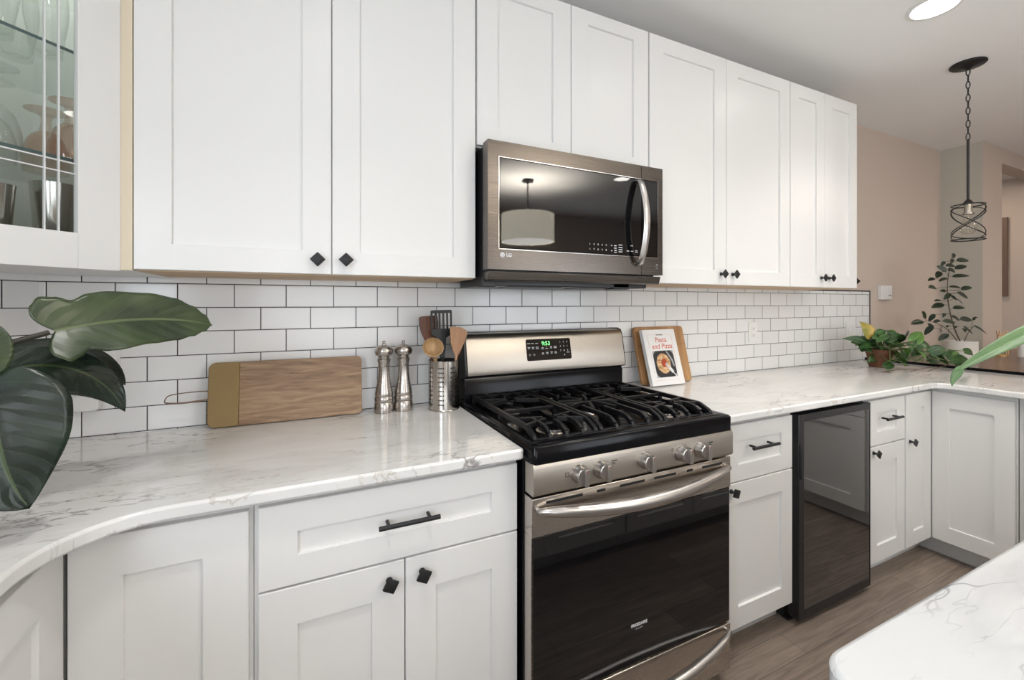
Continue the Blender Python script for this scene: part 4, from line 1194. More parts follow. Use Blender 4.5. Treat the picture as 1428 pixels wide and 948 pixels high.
def utensil(name, label, foot, top, outline, th, m, handle_r=0.0055, hm=None, yaw=0.0, bend=0.0, slots=None, cat='spatula'):
    """outline: (half width, distance from tip downwards) of the blade in its own plane; foot/top are world points"""
    foot, top = Vector(foot), Vector(top)
    ax = (top - foot); L = ax.length; ax.normalize()
    fr = Vector((math.sin(yaw), -math.cos(yaw), 0)); fr = (fr - ax * fr.dot(ax)).normalized(); sd = ax.cross(fr).normalized()
    M = Matrix(((sd.x, -fr.x, ax.x, foot.x), (sd.y, -fr.y, ax.y, foot.y), (sd.z, -fr.z, ax.z, foot.z), (0, 0, 0, 1)))
    t = thing(name, label, cat, foot)
    T0 = Matrix.Translation(-foot)
    bl = outline[-1][1]
    bm = B(); sweep(bm, [(0, 0, 0), (0, 0, L - bl + 0.01)], handle_r, 10); xf(bm, T0 @ M); obj('handle', bm, hm or m, t, smooth=60)
    bm = B()
    if slots:
        hw = outline[0][0]
        sw, sl0, sl1, cnt = slots
        xs = [-hw]
        gap = (2 * hw - cnt * sw) / (cnt + 1)
        x = -hw
        for i in range(cnt):
            bx(bm, x, x + gap, -th / 2, th / 2, L - sl1, L - sl0); x += gap + sw
        bx(bm, x, x + gap, -th / 2, th / 2, L - sl1, L - sl0)
        prism_axis(bm, [(-hw + 0.004, L), (hw - 0.004, L), (hw, L - 0.004), (hw, L - sl0), (-hw, L - sl0), (-hw, L - 0.004)], -th / 2, th / 2, 'Y')
        rest = [(hw, sl1)] + [q for q in outline if q[1] > sl1]
        pts = [(w, L - d) for w, d in rest] + [(-w, L - d) for w, d in rest[::-1]]
        prism_axis(bm, pts, -th / 2, th / 2, 'Y')
    else:
        pts = [(w + o_, L - d) for w, d, o_ in [(q[0], q[1], q[2] if len(q) > 2 else 0) for q in outline]]
        pts += [(-w + o_, L - d) for w, d, o_ in [(q[0], q[1], q[2] if len(q) > 2 else 0) for q in outline[::-1]]]
        prism_axis(bm, pts, -th / 2, th / 2, 'Y')
    xf(bm, T0 @ M); obj('blade', bm, m, t, bevel=0.0012)
    return t
zb = CZ + 0.006
utensil('wooden_spatula', 'dark reddish wooden spatula standing at the back left of the utensil holder', (HX - 0.024, HY + 0.030, zb), (HX - 0.052, HY + 0.034, 1.268),
        [(0.030, 0.0), (0.036, 0.004), (0.037, 0.03), (0.033, 0.06), (0.016, 0.105), (0.007, 0.125)], 0.005, 'spatula_dark')
utensil('slotted_spatula', 'black slotted nylon spatula, the tallest in the utensil holder', (HX + 0.000, HY + 0.006, zb), (HX - 0.008, HY + 0.008, 1.291),
        [(0.042, 0.0), (0.042, 0.088), (0.034, 0.098), (0.017, 0.108), (0.014, 0.150), (0.008, 0.19)], 0.004, 'nylon_black', slots=(0.0075, 0.012, 0.072, 5))
utensil('wooden_spatula', 'light wooden spatula with a slanted end at the front right of the utensil holder', (HX + 0.022, HY - 0.026, zb), (HX + 0.050, HY - 0.030, 1.226),
        [(0.022, 0.0, -0.014), (0.038, 0.012, 0.0), (0.037, 0.03, 0.002), (0.030, 0.06), (0.014, 0.095), (0.0065, 0.11)], 0.005, 'spatula_light', yaw=0.25)
utensil('wooden_spatula', 'darker wooden spatula tucked behind the light one at right', (HX + 0.026, HY + 0.004, zb), (HX + 0.062, HY - 0.014, 1.220),
        [(0.016, 0.0, -0.008), (0.029, 0.012), (0.028, 0.03), (0.022, 0.06), (0.013, 0.095), (0.0065, 0.11)], 0.005, 'spatula_dark', yaw=0.2)
# wooden ladle
t = thing('wooden_spoon', 'deep round wooden spoon at the front left of the utensil holder', 'spoon', (HX - 0.028, HY - 0.012, zb))
f0 = Vector((0, 0, 0)); f1 = Vector((HX - 0.042, HY - 0.030, 1.126)) - Vector(t.location)
bm = B(); sweep(bm, [f0, f1], [0.006, 0.0075], 10); obj('handle', bm, 'spoon_wood', t, smooth=60)
bm = B()
pr = [(0.0, -0.026), (0.014, -0.0235), (0.025, -0.015), (0.0315, -0.002), (0.0335, 0.010), (0.031, 0.011), (0.0285, 0.001), (0.022, -0.010), (0.012, -0.0165), (0, -0.0185)]
lathe(bm, [(r * 1.15, z * 1.15) for r, z in pr], seg=32, cap=False)
ax = Vector((-0.12, -0.86, 0.50)).normalized(); q = Vector((0, 0, 1)).rotation_difference(ax).to_matrix().to_4x4()
bc = Vector((HX - 0.052, HY - 0.036, 1.150)) - Vector(t.location)
xf(bm, Matrix.Translation(bc) @ q)
obj('bowl', bm, 'spoon_wood', t, smooth=60)

# ================================================================== COOKBOOK AND BOARD RIGHT OF THE RANGE
a2 = math.radians(14)
t = thing('cutting_board', 'wooden cutting board leaning on the tiles behind the white cookbook', 'cutting board', (1.652, -0.098, CZ + 0.002))
t.rotation_euler = (-a2, 0, 0)
obj('slab', board_part(-0.181, 0.150, 0, 0.288, 0.018, 0.016, 0.016), 'board_wood', t, bevel=0.003)
bm = B(); bx(bm, -0.178, 0.147, -0.0094, -0.0088, 0.190, 0.1925); obj('seam', bm, 'frame_wood', t)

t = thing('cookbook', 'white pasta cookbook with a red title propped against the cutting board', 'book', (1.590, -0.150, CZ + 0.004))
t.rotation_euler = (-math.radians(16.5), 0, 0)
bw, bh, bt = 0.106, 0.276, 0.020
bm = B(); bx(bm, -bw, bw, -bt / 2, -bt / 2 + 0.0022, 0, bh); bx(bm, -bw, bw, bt / 2 - 0.0022, bt / 2, 0, bh); bx(bm, -bw, -bw + 0.003, -bt / 2, bt / 2, 0, bh)
cv = obj('cover', bm, 'cover_white', t, bevel=0.0008)
bm = B(); bx(bm, -bw + 0.003, bw - 0.003, -bt / 2 + 0.0022, bt / 2 - 0.0022, 0.003, bh - 0.003); obj('pages', bm, 'paper', t)
fyb = -bt / 2 - 0.0003
text('title', 'Pasta', 0.036, 'cover_red', cv, upright(0.004, fyb, 0.222), bold=0.0003)
text('title', 'and Pizza', 0.036, 'cover_red', cv, upright(0.004, fyb, 0.190), bold=0.0003, shear=0.15)
text('subtitle', 'Taste Superb', 0.0085, 'print_dark', cv, upright(0.000, fyb, 0.249), bold=0.0003)
bm = B()
for q in ((-0.078, -0.0774, 0.06, 0.25), (0.0774, 0.078, 0.06, 0.25), (-0.078, -0.030, 0.2495, 0.25), (0.030, 0.078, 0.2495, 0.25), (-0.078, 0.078, 0.024, 0.0245)):
    bx(bm, q[0], q[1], fyb - 0.0001, fyb + 0.0002, q[2], q[3])
obj('border_line', bm, 'cover_red', cv)
ph = obj('photo', prism_axis(B(), [(-0.066, 0.038), (0.066, 0.038), (0.066, 0.168), (-0.066, 0.168)], fyb - 0.0002, fyb + 0.0002, 'Y'), 'plate_grey', cv)
def disc(name, cx, cz, rx, rz, m, lay, wob=0.0, n=40):
    pts = [(cx + rx * (1 + wob * math.sin(k * 2.7) * math.cos(k * 1.3)) * math.cos(2 * PI * k / n), cz + rz * (1 + wob * math.cos(k * 3.1)) * math.sin(2 * PI * k / n)) for k in range(n)]
    return obj(name, prism_axis(B(), pts, fyb - 0.0002 - 0.00025 * lay, fyb, 'Y'), m, ph)
pl = [(-0.066 + 0.132 * (0.5 + 0.5 * max(-1, min(1, 1.18 * math.cos(a)))), 0.103 + 0.065 * max(-1, min(1, 1.25 * math.sin(a)))) for a in [2 * PI * k / 60 for k in range(60)]]
obj('plate_picture', prism_axis(B(), pl, fyb - 0.0005, fyb, 'Y'), 'plate_dark', ph)
disc('pasta_picture', -0.008, 0.105, 0.044, 0.049, 'pasta', 2, 0.05)
disc('sauce_picture', -0.004, 0.108, 0.019, 0.021, 'sauce_red', 3, 0.15)
for k in range(6):
    an = k * 1.1 + 0.3; disc('herb_picture', -0.008 + 0.032 * math.cos(an), 0.103 + 0.036 * math.sin(an), 0.004, 0.003, 'herb_green', 3, 0.1, 10)
pts = [(0.018, 0.165), (0.030, 0.162), (0.056, 0.120), (0.060, 0.090), (0.052, 0.088), (0.044, 0.118)]
obj('rim_picture', prism_axis(B(), pts, fyb - 0.0009, fyb, 'Y'), 'plate_grey', ph)
bm = B()
def seg2(bm, a, b, w):
    a, b = Vector(a), Vector(b); d = (b - a).normalized(); nn = Vector((-d.y, d.x)) * w / 2
    prism_axis(bm, [tuple(a - nn), tuple(b - nn), tuple(b + nn), tuple(a + nn)], fyb - 0.0014, fyb, 'Y')
seg2(bm, (0.058, 0.040), (0.040, 0.062), 0.005); seg2(bm, (0.042, 0.060), (0.022, 0.083), 0.016)
for k in range(4):
    u = (k - 1.5) * 0.0045
    seg2(bm, (0.024 + u * 0.75, 0.082 + u * 0.66), (0.004 + u * 0.75, 0.104 + u * 0.66), 0.0022)
obj('fork_picture', bm, 'print_white', ph)

# ================================================================== BAR TOP BEYOND THE PENINSULA
t = thing('dark_wood_bar', 'dark polished wood bar top with a black front edge behind the peninsula counter', 'bar', (3.70, -0.3, 0))
TL = Vector(t.location)
def loc_(bm): return xf(bm, Matrix.Translation(-TL))
bm = B(); bx(bm, 3.632, 4.776, -2.5, -0.001, 0.900, 0.930); bx(bm, 4.776, 5.60, -2.5, -0.2475, 0.900, 0.930)
obj('bar_top', loc_(bm), 'dark_table', t)
bm = B(); bx(bm, 3.617, 3.6318, -2.5, -0.001, 0.896, 0.9305); obj('edge_strip', loc_(bm), 'black_enamel', t)
bm = B(); bx(bm, 3.64, 4.70, -2.45, -0.30, 0.0, 0.900); obj('bar_body', loc_(bm), 'white_paint', t)

# things on the bar
t = thing('candle_lantern', 'small gold wire and glass candle lantern on the dark bar by the wall corner', 'lantern', (4.64, -0.39, 0.930))
obj('glass_cup', lathe(B(), [(0.026, 0.004), (0.030, 0.03), (0.031, 0.08), (0.027, 0.12), (0.026, 0.12), (0.029, 0.08), (0.028, 0.03), (0.0, 0.008)], seg=24, cap=False), 'stem_glass', t, smooth=60)
bm = B()
for z, r in ((0.004, 0.033), (0.085, 0.034), (0.150, 0.024)):
    sweep(bm, [(r * math.cos(k * PI / 10), r * math.sin(k * PI / 10), z) for k in range(20)], 0.0022, 6, closed=True)
for k in range(6):
    a = k * PI / 3
    sweep(bm, [(0.033 * math.cos(a), 0.033 * math.sin(a), 0.002), (0.034 * math.cos(a), 0.034 * math.sin(a), 0.085), (0.024 * math.cos(a + 0.5), 0.024 * math.sin(a + 0.5), 0.150), (0.028 * math.cos(a + 0.9), 0.028 * math.sin(a + 0.9), 0.185)], 0.0018, 6)
lathe(bm, [(0.0, 0), (0.034, 0), (0.034, 0.004), (0, 0.004)], seg=20, cap=False)
obj('gold_cage', bm, 'gold', t, smooth=60)
t = thing('pillar_candle', 'white pillar candle beside the gold lantern on the dark bar', 'candle', (4.66, -0.485, 0.930))
obj('wax', lathe(B(), [(0.022, 0), (0.022, 0.128), (0.018, 0.132), (0.0, 0.130)], seg=24), 'paper', t, smooth=True)
obj('wick', sweep(B(), [(0, 0, 0.129), (0.001, 0, 0.140)], 0.001, 6), 'slot_dark', t)
t = thing('dark_jar', 'dark glass jar with a gold lid at the right edge of the dark bar', 'jar', (4.44, -0.615, 0.930))
obj('jar_body', lathe(B(), [(0.036, 0), (0.040, 0.006), (0.040, 0.105), (0.034, 0.118)], seg=28), 'black_enamel', t, smooth=True)
obj('lid', lathe(B(), [(0.034, 0.118), (0.038, 0.120), (0.038, 0.135), (0.030, 0.142), (0.0, 0.146)], seg=28), 'gold', t, smooth=True)
t = thing('picture_frame', 'narrow dark picture frame on the hallway wall seen through the opening', 'picture frame', (6.498, 0.30, 1.8))
bm = B()
for y0, y1, z0, z1 in ((-0.200, -0.155, -0.41, 0.40), (0.25, 0.295, -0.41, 0.40), (-0.155, 0.25, -0.41, -0.36), (-0.155, 0.25, 0.35, 0.40)): bx(bm, -0.03, 0, y0, y1, z0, z1)
obj('frame', bm, 'frame_wood', t, bevel=0.002)
bm = B(); bx(bm, -0.008, -0.001, -0.155, 0.25, -0.36, 0.35); obj('picture', bm, 'picture_paper', t)

# ================================================================== PLANTS
AUR = [(0, 0.80), (0.05, 1.0), (0.11, 0.92), (0.17, 0.76), (0.25, 0.92), (0.33, 0.95), (0.55, 0.85), (0.72, 0.74), (0.84, 0.56), (0.93, 0.33), (1.0, 0.0)]
# broad-leaved plant at the left, pot just outside the photo
t = thing('philodendron', 'large potted philodendron with big dark glossy leaves on the left counter', 'potted plant', (-0.76, -0.93, CZ))
TL = Vector(t.location)
obj('pot', lathe(B(), [(0.0, 0.0), (0.075, 0.0), (0.080, 0.006), (0.100, 0.140), (0.104, 0.146), (0.096, 0.148), (0.092, 0.135), (0.0, 0.13)], seg=36, cap=False), 'pot_white', t, smooth=40)
obj('soil', lathe(B(), [(0.0, 0.136), (0.093, 0.134)], seg=36, cap=False), 'soil', t)
def L_(pts): return [Vector(p) - TL for p in pts]
crown = (-0.735, -0.90, 1.06)
def stem(a, b, c, r=0.0055, m='stem_dark'):
    pts = []
    A_, B_, C_ = L_([a, b, c])
    for i in range(11):
        u = i / 10; pts.append(A_.lerp(B_, u).lerp(B_.lerp(C_, u), u))
    return obj('stem', sweep(B(), pts, [r * (1 - 0.35 * i / 10) for i in range(11)], 8), m, t, smooth=60)
stem(crown, (-0.62, -0.80, 1.19), (-0.440, -0.626, 1.2615), 0.0075)
leaf_obj('leaf', leaf(L_([(-0.434, -0.620, 1.264), (-0.375, -0.575, 1.284), (-0.285, -0.510, 1.292), (-0.213, -0.452, 1.262)]), 0.138, (0.35, -0.86, 0.36), AUR, 0.12, 60, 16, lobe=0.075, wav=0.016), 'leaf_olive', t)
stem(crown, (-0.63, -0.82, 1.18), (-0.504, -0.675, 1.193), 0.006)
leaf_obj('leaf', leaf(L_([(-0.500, -0.675, 1.192), (-0.455, -0.63, 1.218), (-0.385, -0.57, 1.198), (-0.352, -0.548, 1.086)]), 0.115, (0.10, -0.80, 0.60), 'long', -0.12, 34, 12, lobe=0.12, wav=0.015, ph=1.0), 'leaf_deep', t)
stem(crown, (-0.66, -0.78, 1.18), (-0.53, -0.60, 1.197), 0.006)
leaf_obj('leaf', leaf(L_([(-0.525, -0.600, 1.195), (-0.48, -0.54, 1.222), (-0.42, -0.48, 1.222), (-0.386, -0.43, 1.125)]), 0.120, (0.1, -0.72, 0.68), 'long', -0.10, 30, 12, lobe=0.10, wav=0.012, ph=2.0), 'leaf_deep', t)
stem(crown, (-0.60, -0.86, 1.20), (-0.475, -0.735, 1.167), 0.006)
leaf_obj('leaf', leaf(L_([(-0.475, -0.735, 1.165), (-0.452, -0.742, 1.145), (-0.462, -0.748, 1.06), (-0.420, -0.735, 0.974)]), 0.185, (0.50, -0.86, 0.12), 'broad', 0.14, 36, 14, lobe=0.10, wav=0.010), 'leaf_deep', t)
stem(crown, (-0.66, -0.88, 1.18), (-0.487, -0.716, 1.205), 0.006)
leaf_obj('leaf', leaf(L_([(-0.485, -0.715, 1.205), (-0.483, -0.710, 1.230), (-0.478, -0.705, 1.255), (-0.470, -0.700, 1.278)]), 0.060, (0.45, -0.86, 0.2), 'broad', 0.06, 24, 10, lobe=0.2), 'leaf_olive', t)
for k, (dx, dy, z) in enumerate(((-0.14, 0.14, 1.27), (-0.17, -0.12, 1.28), (0.02, -0.26, 1.28), (-0.02, 0.20, 1.30))):
    tip = (-0.76 + dx, -0.93 + dy, z)
    b_ = (-0.76 + dx * 0.55, -0.93 + dy * 0.55, z - 0.01)
    stem(crown, (-0.76 + dx * 0.2, -0.93 + dy * 0.2, z - 0.05), b_, 0.006)
    leaf_obj('leaf', leaf(L_([b_, (-0.76 + dx * 0.8, -0.93 + dy * 0.8, z + 0.03), (-0.76 + dx * 1.1, -0.93 + dy * 1.1, z + 0.0), (-0.76 + dx * 1.35, -0.93 + dy * 1.35, z - 0.08)]), 0.12, (0.2, -0.3, 0.9), 'long', -0.1, 24, 10, lobe=0.12), 'leaf_deep', t)

# trailing plant in a terracotta pot in the right corner
t = thing('trailing_pothos', 'trailing green plant in a brown clay pot at the corner of the counter', 'potted plant', (3.285, -0.245, CZ))
TL = Vector(t.location)
obj('pot', lathe(B(), [(0.0, 0.0), (0.050, 0.0), (0.053, 0.004), (0.066, 0.085), (0.070, 0.086), (0.071, 0.112), (0.066, 0.114), (0.062, 0.100), (0.0, 0.098)], seg=32, cap=False), 'terracotta', t, smooth=40)
obj('soil', lathe(B(), [(0.0, 0.104), (0.062, 0.102)], seg=32, cap=False), 'soil', t)
POTHOS = [((3.146, -0.264, 1.11), (3.127, -0.211, 1.203), 0.055, 2), ((3.13, -0.237, 1.076), (3.034, -0.158, 1.093), 0.035, 0), ((3.223, -0.245, 1.066), (3.043, -0.24, 1.034), 0.04, 0), ((3.14, -0.294, 1.099), (3.437, -0.315, 1.164), 0.045, 0), ((3.225, -0.298, 1.096), (3.322, -0.348, 1.116), 0.055, 0), ((3.433, -0.29, 1.089), (3.213, -0.45, 1.176), 0.04, 0), ((3.34, -0.27, 1.07), (3.361, -0.331, 1.022), 0.045, 0), ((3.231, -0.246, 0.973), (3.109, -0.259, 0.948), 0.04, 0), ((3.231, -0.435, 1.088), (3.318, -0.443, 1.145), 0.05, 1), ((3.23, -0.451, 1.07), (3.342, -0.472, 1.061), 0.045, 0), ((3.249, -0.438, 1.044), (3.203, -0.504, 0.991), 0.055, 1), ((3.342, -0.47, 1.024), (3.401, -0.522, 1.048), 0.045, 0), ((3.297, -0.326, 0.985), (3.113, -0.466, 0.986), 0.06, 1), ((3.029, -0.391, 0.945), (3.336, -0.32, 0.952), 0.035, 0), ((3.338, -0.341, 0.945), (2.951, -0.525, 0.945), 0.04, 1), ((3.425, -0.516, 1.005), (3.53, -0.535, 1.015), 0.035, 0), ((3.392, -0.546, 0.986), (3.565, -0.569, 0.973), 0.04, 0), ((3.473, -0.577, 1.037), (3.607, -0.569, 0.996), 0.02, 0), ((3.363, -0.462, 0.965), (3.291, -0.541, 0.967), 0.025, 0), ((3.189, -0.299, 1.117), (3.16, -0.274, 1.136), 0.05, 0), ((3.22, -0.194, 1.089), (3.194, -0.258, 1.048), 0.05, 0), ((3.196, -0.42, 1.082), (3.171, -0.455, 1.03), 0.04, 0), ((3.288, -0.292, 1.133), (3.299, -0.315, 1.075), 0.05, 1), ((3.133, -0.242, 1.036), (3.217, -0.247, 0.994), 0.04, 0), ((3.354, -0.313, 1.086), (3.241, -0.401, 1.116), 0.03, 0)]
FICUS = [((3.758, -0.272, 1.258), (3.816, -0.271, 1.211)), ((3.873, -0.299, 1.243), (3.87, -0.265, 1.191)), ((3.769, -0.278, 1.193), (3.664, -0.251, 1.176)), ((3.857, -0.291, 1.164), (3.843, -0.253, 1.097)), ((3.874, -0.292, 1.141), (3.837, -0.27, 1.178)), ((3.835, -0.303, 1.188), (3.858, -0.333, 1.198)), ((3.928, -0.329, 1.248), (3.921, -0.321, 1.22)), ((3.887, -0.394, 1.187), (3.775, -0.37, 1.197)), ((3.974, -0.347, 1.16), (3.975, -0.315, 1.153)), ((3.87, -0.416, 1.165), (3.87, -0.397, 1.151)), ((3.824, -0.345, 1.122), (3.784, -0.349, 1.151)), ((3.852, -0.376, 1.11), (3.808, -0.337, 1.067)), ((4.045, -0.378, 1.16), (4.07, -0.42, 1.106)), ((4.003, -0.398, 1.148), (3.974, -0.414, 1.122)), ((4.082, -0.419, 1.165), (4.151, -0.463, 1.106)), ((3.979, -0.345, 1.225), (4.069, -0.356, 1.196)), ((3.958, -0.393, 1.208), (4.074, -0.415, 1.202)), ((3.998, -0.443, 1.205), (3.991, -0.468, 1.223)), ((3.88, -0.342, 1.309), (3.765, -0.319, 1.286)), ((3.858, -0.394, 1.282), (3.924, -0.431, 1.286)), ((3.945, -0.371, 1.35), (3.97, -0.406, 1.309)), ((3.853, -0.416, 1.385), (3.948, -0.436, 1.349)), ((3.831, -0.363, 1.39), (3.835, -0.334, 1.4)), ((4.041, -0.372, 1.411), (4.098, -0.407, 1.425)), ((3.891, -0.369, 1.363), (3.852, -0.349, 1.341)), ((3.876, -0.333, 1.332), (3.834, -0.307, 1.332)), ((3.93, -0.372, 1.62), (3.939, -0.368, 1.655)), ((3.997, -0.345, 1.622), (3.987, -0.34, 1.587)), ((3.925, -0.389, 1.599), (4.015, -0.418, 1.604)), ((3.878, -0.397, 1.563), (3.804, -0.376, 1.562)), ((4.019, -0.349, 1.552), (4.094, -0.383, 1.572)), ((3.937, -0.377, 1.528), (3.853, -0.37, 1.537)), ((3.854, -0.358, 1.595), (3.832, -0.343, 1.565)), ((3.786, -0.388, 1.523), (3.735, -0.356, 1.561)), ((3.866, -0.331, 1.529), (3.801, -0.329, 1.485)), ((3.831, -0.315, 1.483), (3.783, -0.294, 1.468)), ((3.945, -0.36, 1.495), (4.04, -0.415, 1.502)), ((3.922, -0.345, 1.487), (3.885, -0.312, 1.465)), ((3.726, -0.359, 1.415), (3.645, -0.35, 1.418)), ((3.999, -0.387, 1.418), (3.96, -0.337, 1.431)), ((3.918, -0.414, 1.405), (3.979, -0.446, 1.42)), ((3.894, -0.35, 1.402), (3.845, -0.338, 1.394)), ((3.919, -0.397, 1.39), (3.965, -0.431, 1.352)), ((3.879, -0.377, 1.383), (3.846, -0.355, 1.345)), ((3.859, -0.379, 1.367), (3.89, -0.401, 1.337))]
root = Vector((3.285, -0.245, CZ + 0.10))
for i, (a, b, w, k) in enumerate(POTHOS):
    a, b = Vector(a), Vector(b)
    a.z = max(a.z, 0.932); b.z = max(b.z, 0.930)
    d = b - a
    if d.length > 0.19:
        b = a + d * 0.19 / d.length
    mid = a.lerp(b, 0.5) + Vector((0, -0.012, 0.018))
    nr = Vector((-0.35 + random.uniform(-0.25, 0.25), -0.75, 0.45 + random.uniform(-0.3, 0.4)))
    leaf_obj('leaf', leaf([a - TL, a.lerp(b, 0.35) + Vector((0, -0.008, 0.012)) - TL, mid - TL, b - TL], max(w, 0.030) * 1.4, nr, 'heart', 0.12, 16, 8, lobe=0.10), ['leaf_pothos', 'leaf_lime', 'leaf_yellow'][k], t)
    if a.x < 3.26 and a.z > 0.98:
        q = root
    else:
        q = Vector((3.24, -0.32, 1.03)) if a.z > 1.0 else Vector((3.22, -0.33, 0.96))
    bm = sweep(B(), [q - TL, q.lerp(a, 0.5) + Vector((0, 0, 0.02)) - TL, a - TL], 0.0022, 6)
    obj('stem', bm, 'stem_green', t, smooth=60)
bm = sweep(B(), [root - TL, Vector((3.22, -0.30, 1.06)) - TL, Vector((3.24, -0.32, 1.03)) - TL, Vector((3.22, -0.33, 0.96)) - TL], 0.0028, 6)
obj('stem', bm, 'stem_green', t, smooth=60)
for a, b in (((3.02, -0.40, 0.926), (3.22, -0.46, 0.934)), ((3.14, -0.46, 0.924), (3.34, -0.50, 0.945)), ((3.24, -0.50, 0.924), (3.40, -0.53, 0.955))):
    obj('stem', sweep(B(), [Vector(a) - TL, (Vector(a) + Vector(b)) / 2 + Vector((0, 0, 0.004)) - TL, Vector(b) - TL], 0.0018, 6), 'stem_brown', t, smooth=60)

for i in range(34):
    a_ = random.uniform(0, 2 * PI); el = random.uniform(-0.15, 1.1); rr = random.uniform(0.055, 0.10)
    p = Vector((3.275, -0.250, 1.045)) + Vector((math.cos(a_) * math.cos(el) * rr * 1.25, math.sin(a_) * math.cos(el) * rr, math.sin(el) * rr * 0.7))
    dr_ = Vector((math.cos(a_), min(0.3, math.sin(a_)), random.uniform(-0.75, 0.25))).normalized() * random.uniform(0.05, 0.075)
    p.y = min(p.y, -0.085); e_ = p + dr_; e_.y = min(e_.y, -0.06)
    leaf_obj('leaf', leaf([p - TL, p.lerp(e_, 0.35) + Vector((0, 0, 0.010)) - TL, p.lerp(e_, 0.7) + Vector((0, 0, 0.006)) - TL, e_ - TL], random.uniform(0.045, 0.062), Vector((-0.3, -0.5, 0.8)), 'heart', 0.12, 14, 8, lobe=0.1), 'leaf_pothos' if i % 5 else 'leaf_lime', t)
    obj('stem', sweep(B(), [root - TL, root.lerp(p, 0.5) + Vector((0, 0, 0.02)) - TL, p - TL], 0.002, 6), 'stem_green', t, smooth=60)
for i in range(14):
    u = (i + random.random()) / 14
    p = Vector((3.26, -0.36, 0.99)).lerp(Vector((3.50, -0.54, 0.975)), u) + Vector((random.uniform(-0.03, 0.03), random.uniform(-0.03, 0.03), random.uniform(-0.02, 0.05)))
    e_ = p + Vector((random.uniform(-0.5, 1), random.uniform(-0.7, 0.2), random.uniform(-0.7, 0.5))).normalized() * 0.062
    e_.z = max(e_.z, 0.934)
    leaf_obj('leaf', leaf([p - TL, p.lerp(e_, 0.35) + Vector((0, 0, 0.009)) - TL, p.lerp(e_, 0.7) + Vector((0, 0, 0.005)) - TL, e_ - TL], random.uniform(0.042, 0.056), Vector((-0.4, -0.6, 0.7)), 'heart', 0.12, 14, 8, lobe=0.1), 'leaf_pothos' if i % 4 else 'leaf_lime', t)
    q = Vector((3.22, -0.33, 0.97)).lerp(Vector((3.42, -0.50, 0.96)), max(0, u - 0.15))
    obj('stem', sweep(B(), [q - TL, q.lerp(p, 0.5) + Vector((0, 0, 0.01)) - TL, p - TL], 0.0018, 6), 'stem_green', t, smooth=60)

# small tree-like plant in the white pot on the bar
t = thing('potted_ficus', 'tall slender dark-leaved plant in a white ribbed pot on the dark bar', 'potted plant', (3.955, -0.40, 0.9302))
TL = Vector(t.location)
prof = [(0.0, 0.0), (0.079, 0.0)]
for k in range(17):
    z = 0.004 + k * 0.0078
    prof += [(0.0815, z), (0.0790, z + 0.0045)]
prof += [(0.0815, 0.1375), (0.0760, 0.1375), (0.0740, 0.122), (0.0, 0.120)]
obj('pot', lathe(B(), prof, seg=40, cap=False), 'pot_white', t, smooth=40)
obj('soil', lathe(B(), [(0.0, 0.126), (0.0745, 0.124)], seg=32, cap=False), 'soil', t)
main = [(3.955, -0.400, 1.050), (3.92, -0.376, 1.163), (3.885, -0.36, 1.331), (3.882, -0.36, 1.476), (3.911, -0.372, 1.644)]
side_ = [(3.945, -0.392, 1.050), (3.885, -0.36, 1.139), (3.806, -0.323, 1.187), (3.754, -0.298, 1.200)]
third = [(3.96, -0.41, 1.050), (4.00, -0.42, 1.12), (4.06, -0.43, 1.165)]
paths = []
for P, r in ((main, 0.0045), (side_, 0.003), (third, 0.003)):
    sp_ = smooth_path(P); paths += sp_
    obj('stem', sweep(B(), [p - TL for p in sp_], [r * (1 - 0.6 * i / len(sp_)) for i in range(len(sp_))], 8), 'stem_brown', t, smooth=60)
for a, b in FICUS:
    a, b = Vector(a), Vector(b); d = b - a
    nr = Vector((-0.3 + random.uniform(-0.4, 0.4), -0.6, 0.6 + random.uniform(-0.3, 0.4)))
    Ln = d.length
    leaf_obj('leaf', leaf([a - TL, a.lerp(b, 0.35) + Vector((0, 0, 0.008)) - TL, a.lerp(b, 0.7) + Vector((0, 0, 0.006)) - TL, b - TL], max(0.022, min(0.040, Ln * 0.48)), nr, 'oval', 0.15, 12, 6), 'leaf_ficus', t)
    q = min(paths, key=lambda p: (p - a).length)
    if (q - a).length > 0.004:
        obj('stem', sweep(B(), [q - TL, a - TL], 0.0012, 5), 'stem_brown', t)

# blade-leaved plant standing on the island just outside the photo; one leaf reaches in
t = thing('blade_leaf_plant', 'plant on the island whose long pale green leaf reaches in at right', 'potted plant', (1.80, -1.80, CZ))
TL = Vector(t.location)
obj('pot', lathe(B(), [(0.0, 0.0), (0.060, 0.0), (0.064, 0.004), (0.080, 0.120), (0.074, 0.122), (0.072, 0.110), (0.0, 0.106)], seg=32, cap=False), 'pot_white', t, smooth=40)
obj('soil', lathe(B(), [(0.0, 0.112), (0.072, 0.110)], seg=32, cap=False), 'soil', t)
bmL = leaf([Vector(p) - TL for p in [(1.66, -1.50, 1.335), (1.49, -1.395, 1.305), (1.375, -1.335, 1.225), (1.283, -1.288, 1.165)]], 0.040, (-0.25, -0.45, 0.85), 'oval', 0.22, 30, 8)
leaf_obj('leaf', bmL, 'leaf_blade', t, 0.0008)
bmL = leaf([Vector(p) - TL for p in [(1.302, -1.297, 1.178), (1.288, -1.291, 1.168), (1.279, -1.286, 1.152), (1.2795, -1.286, 1.134)]], 0.020, (-0.25, -0.85, 0.35), 'oval', 0.15, 14, 6)
leaf_obj('leaf', bmL, 'leaf_blade', t, 0.0008)
obj('stem', sweep(B(), [Vector(p) - TL for p in ((1.79, -1.79, 1.02), (1.77, -1.68, 1.22), (1.71, -1.56, 1.32), (1.66, -1.50, 1.335))], [0.005, 0.0045, 0.004, 0.003], 8), 'stem_green', t, smooth=60)
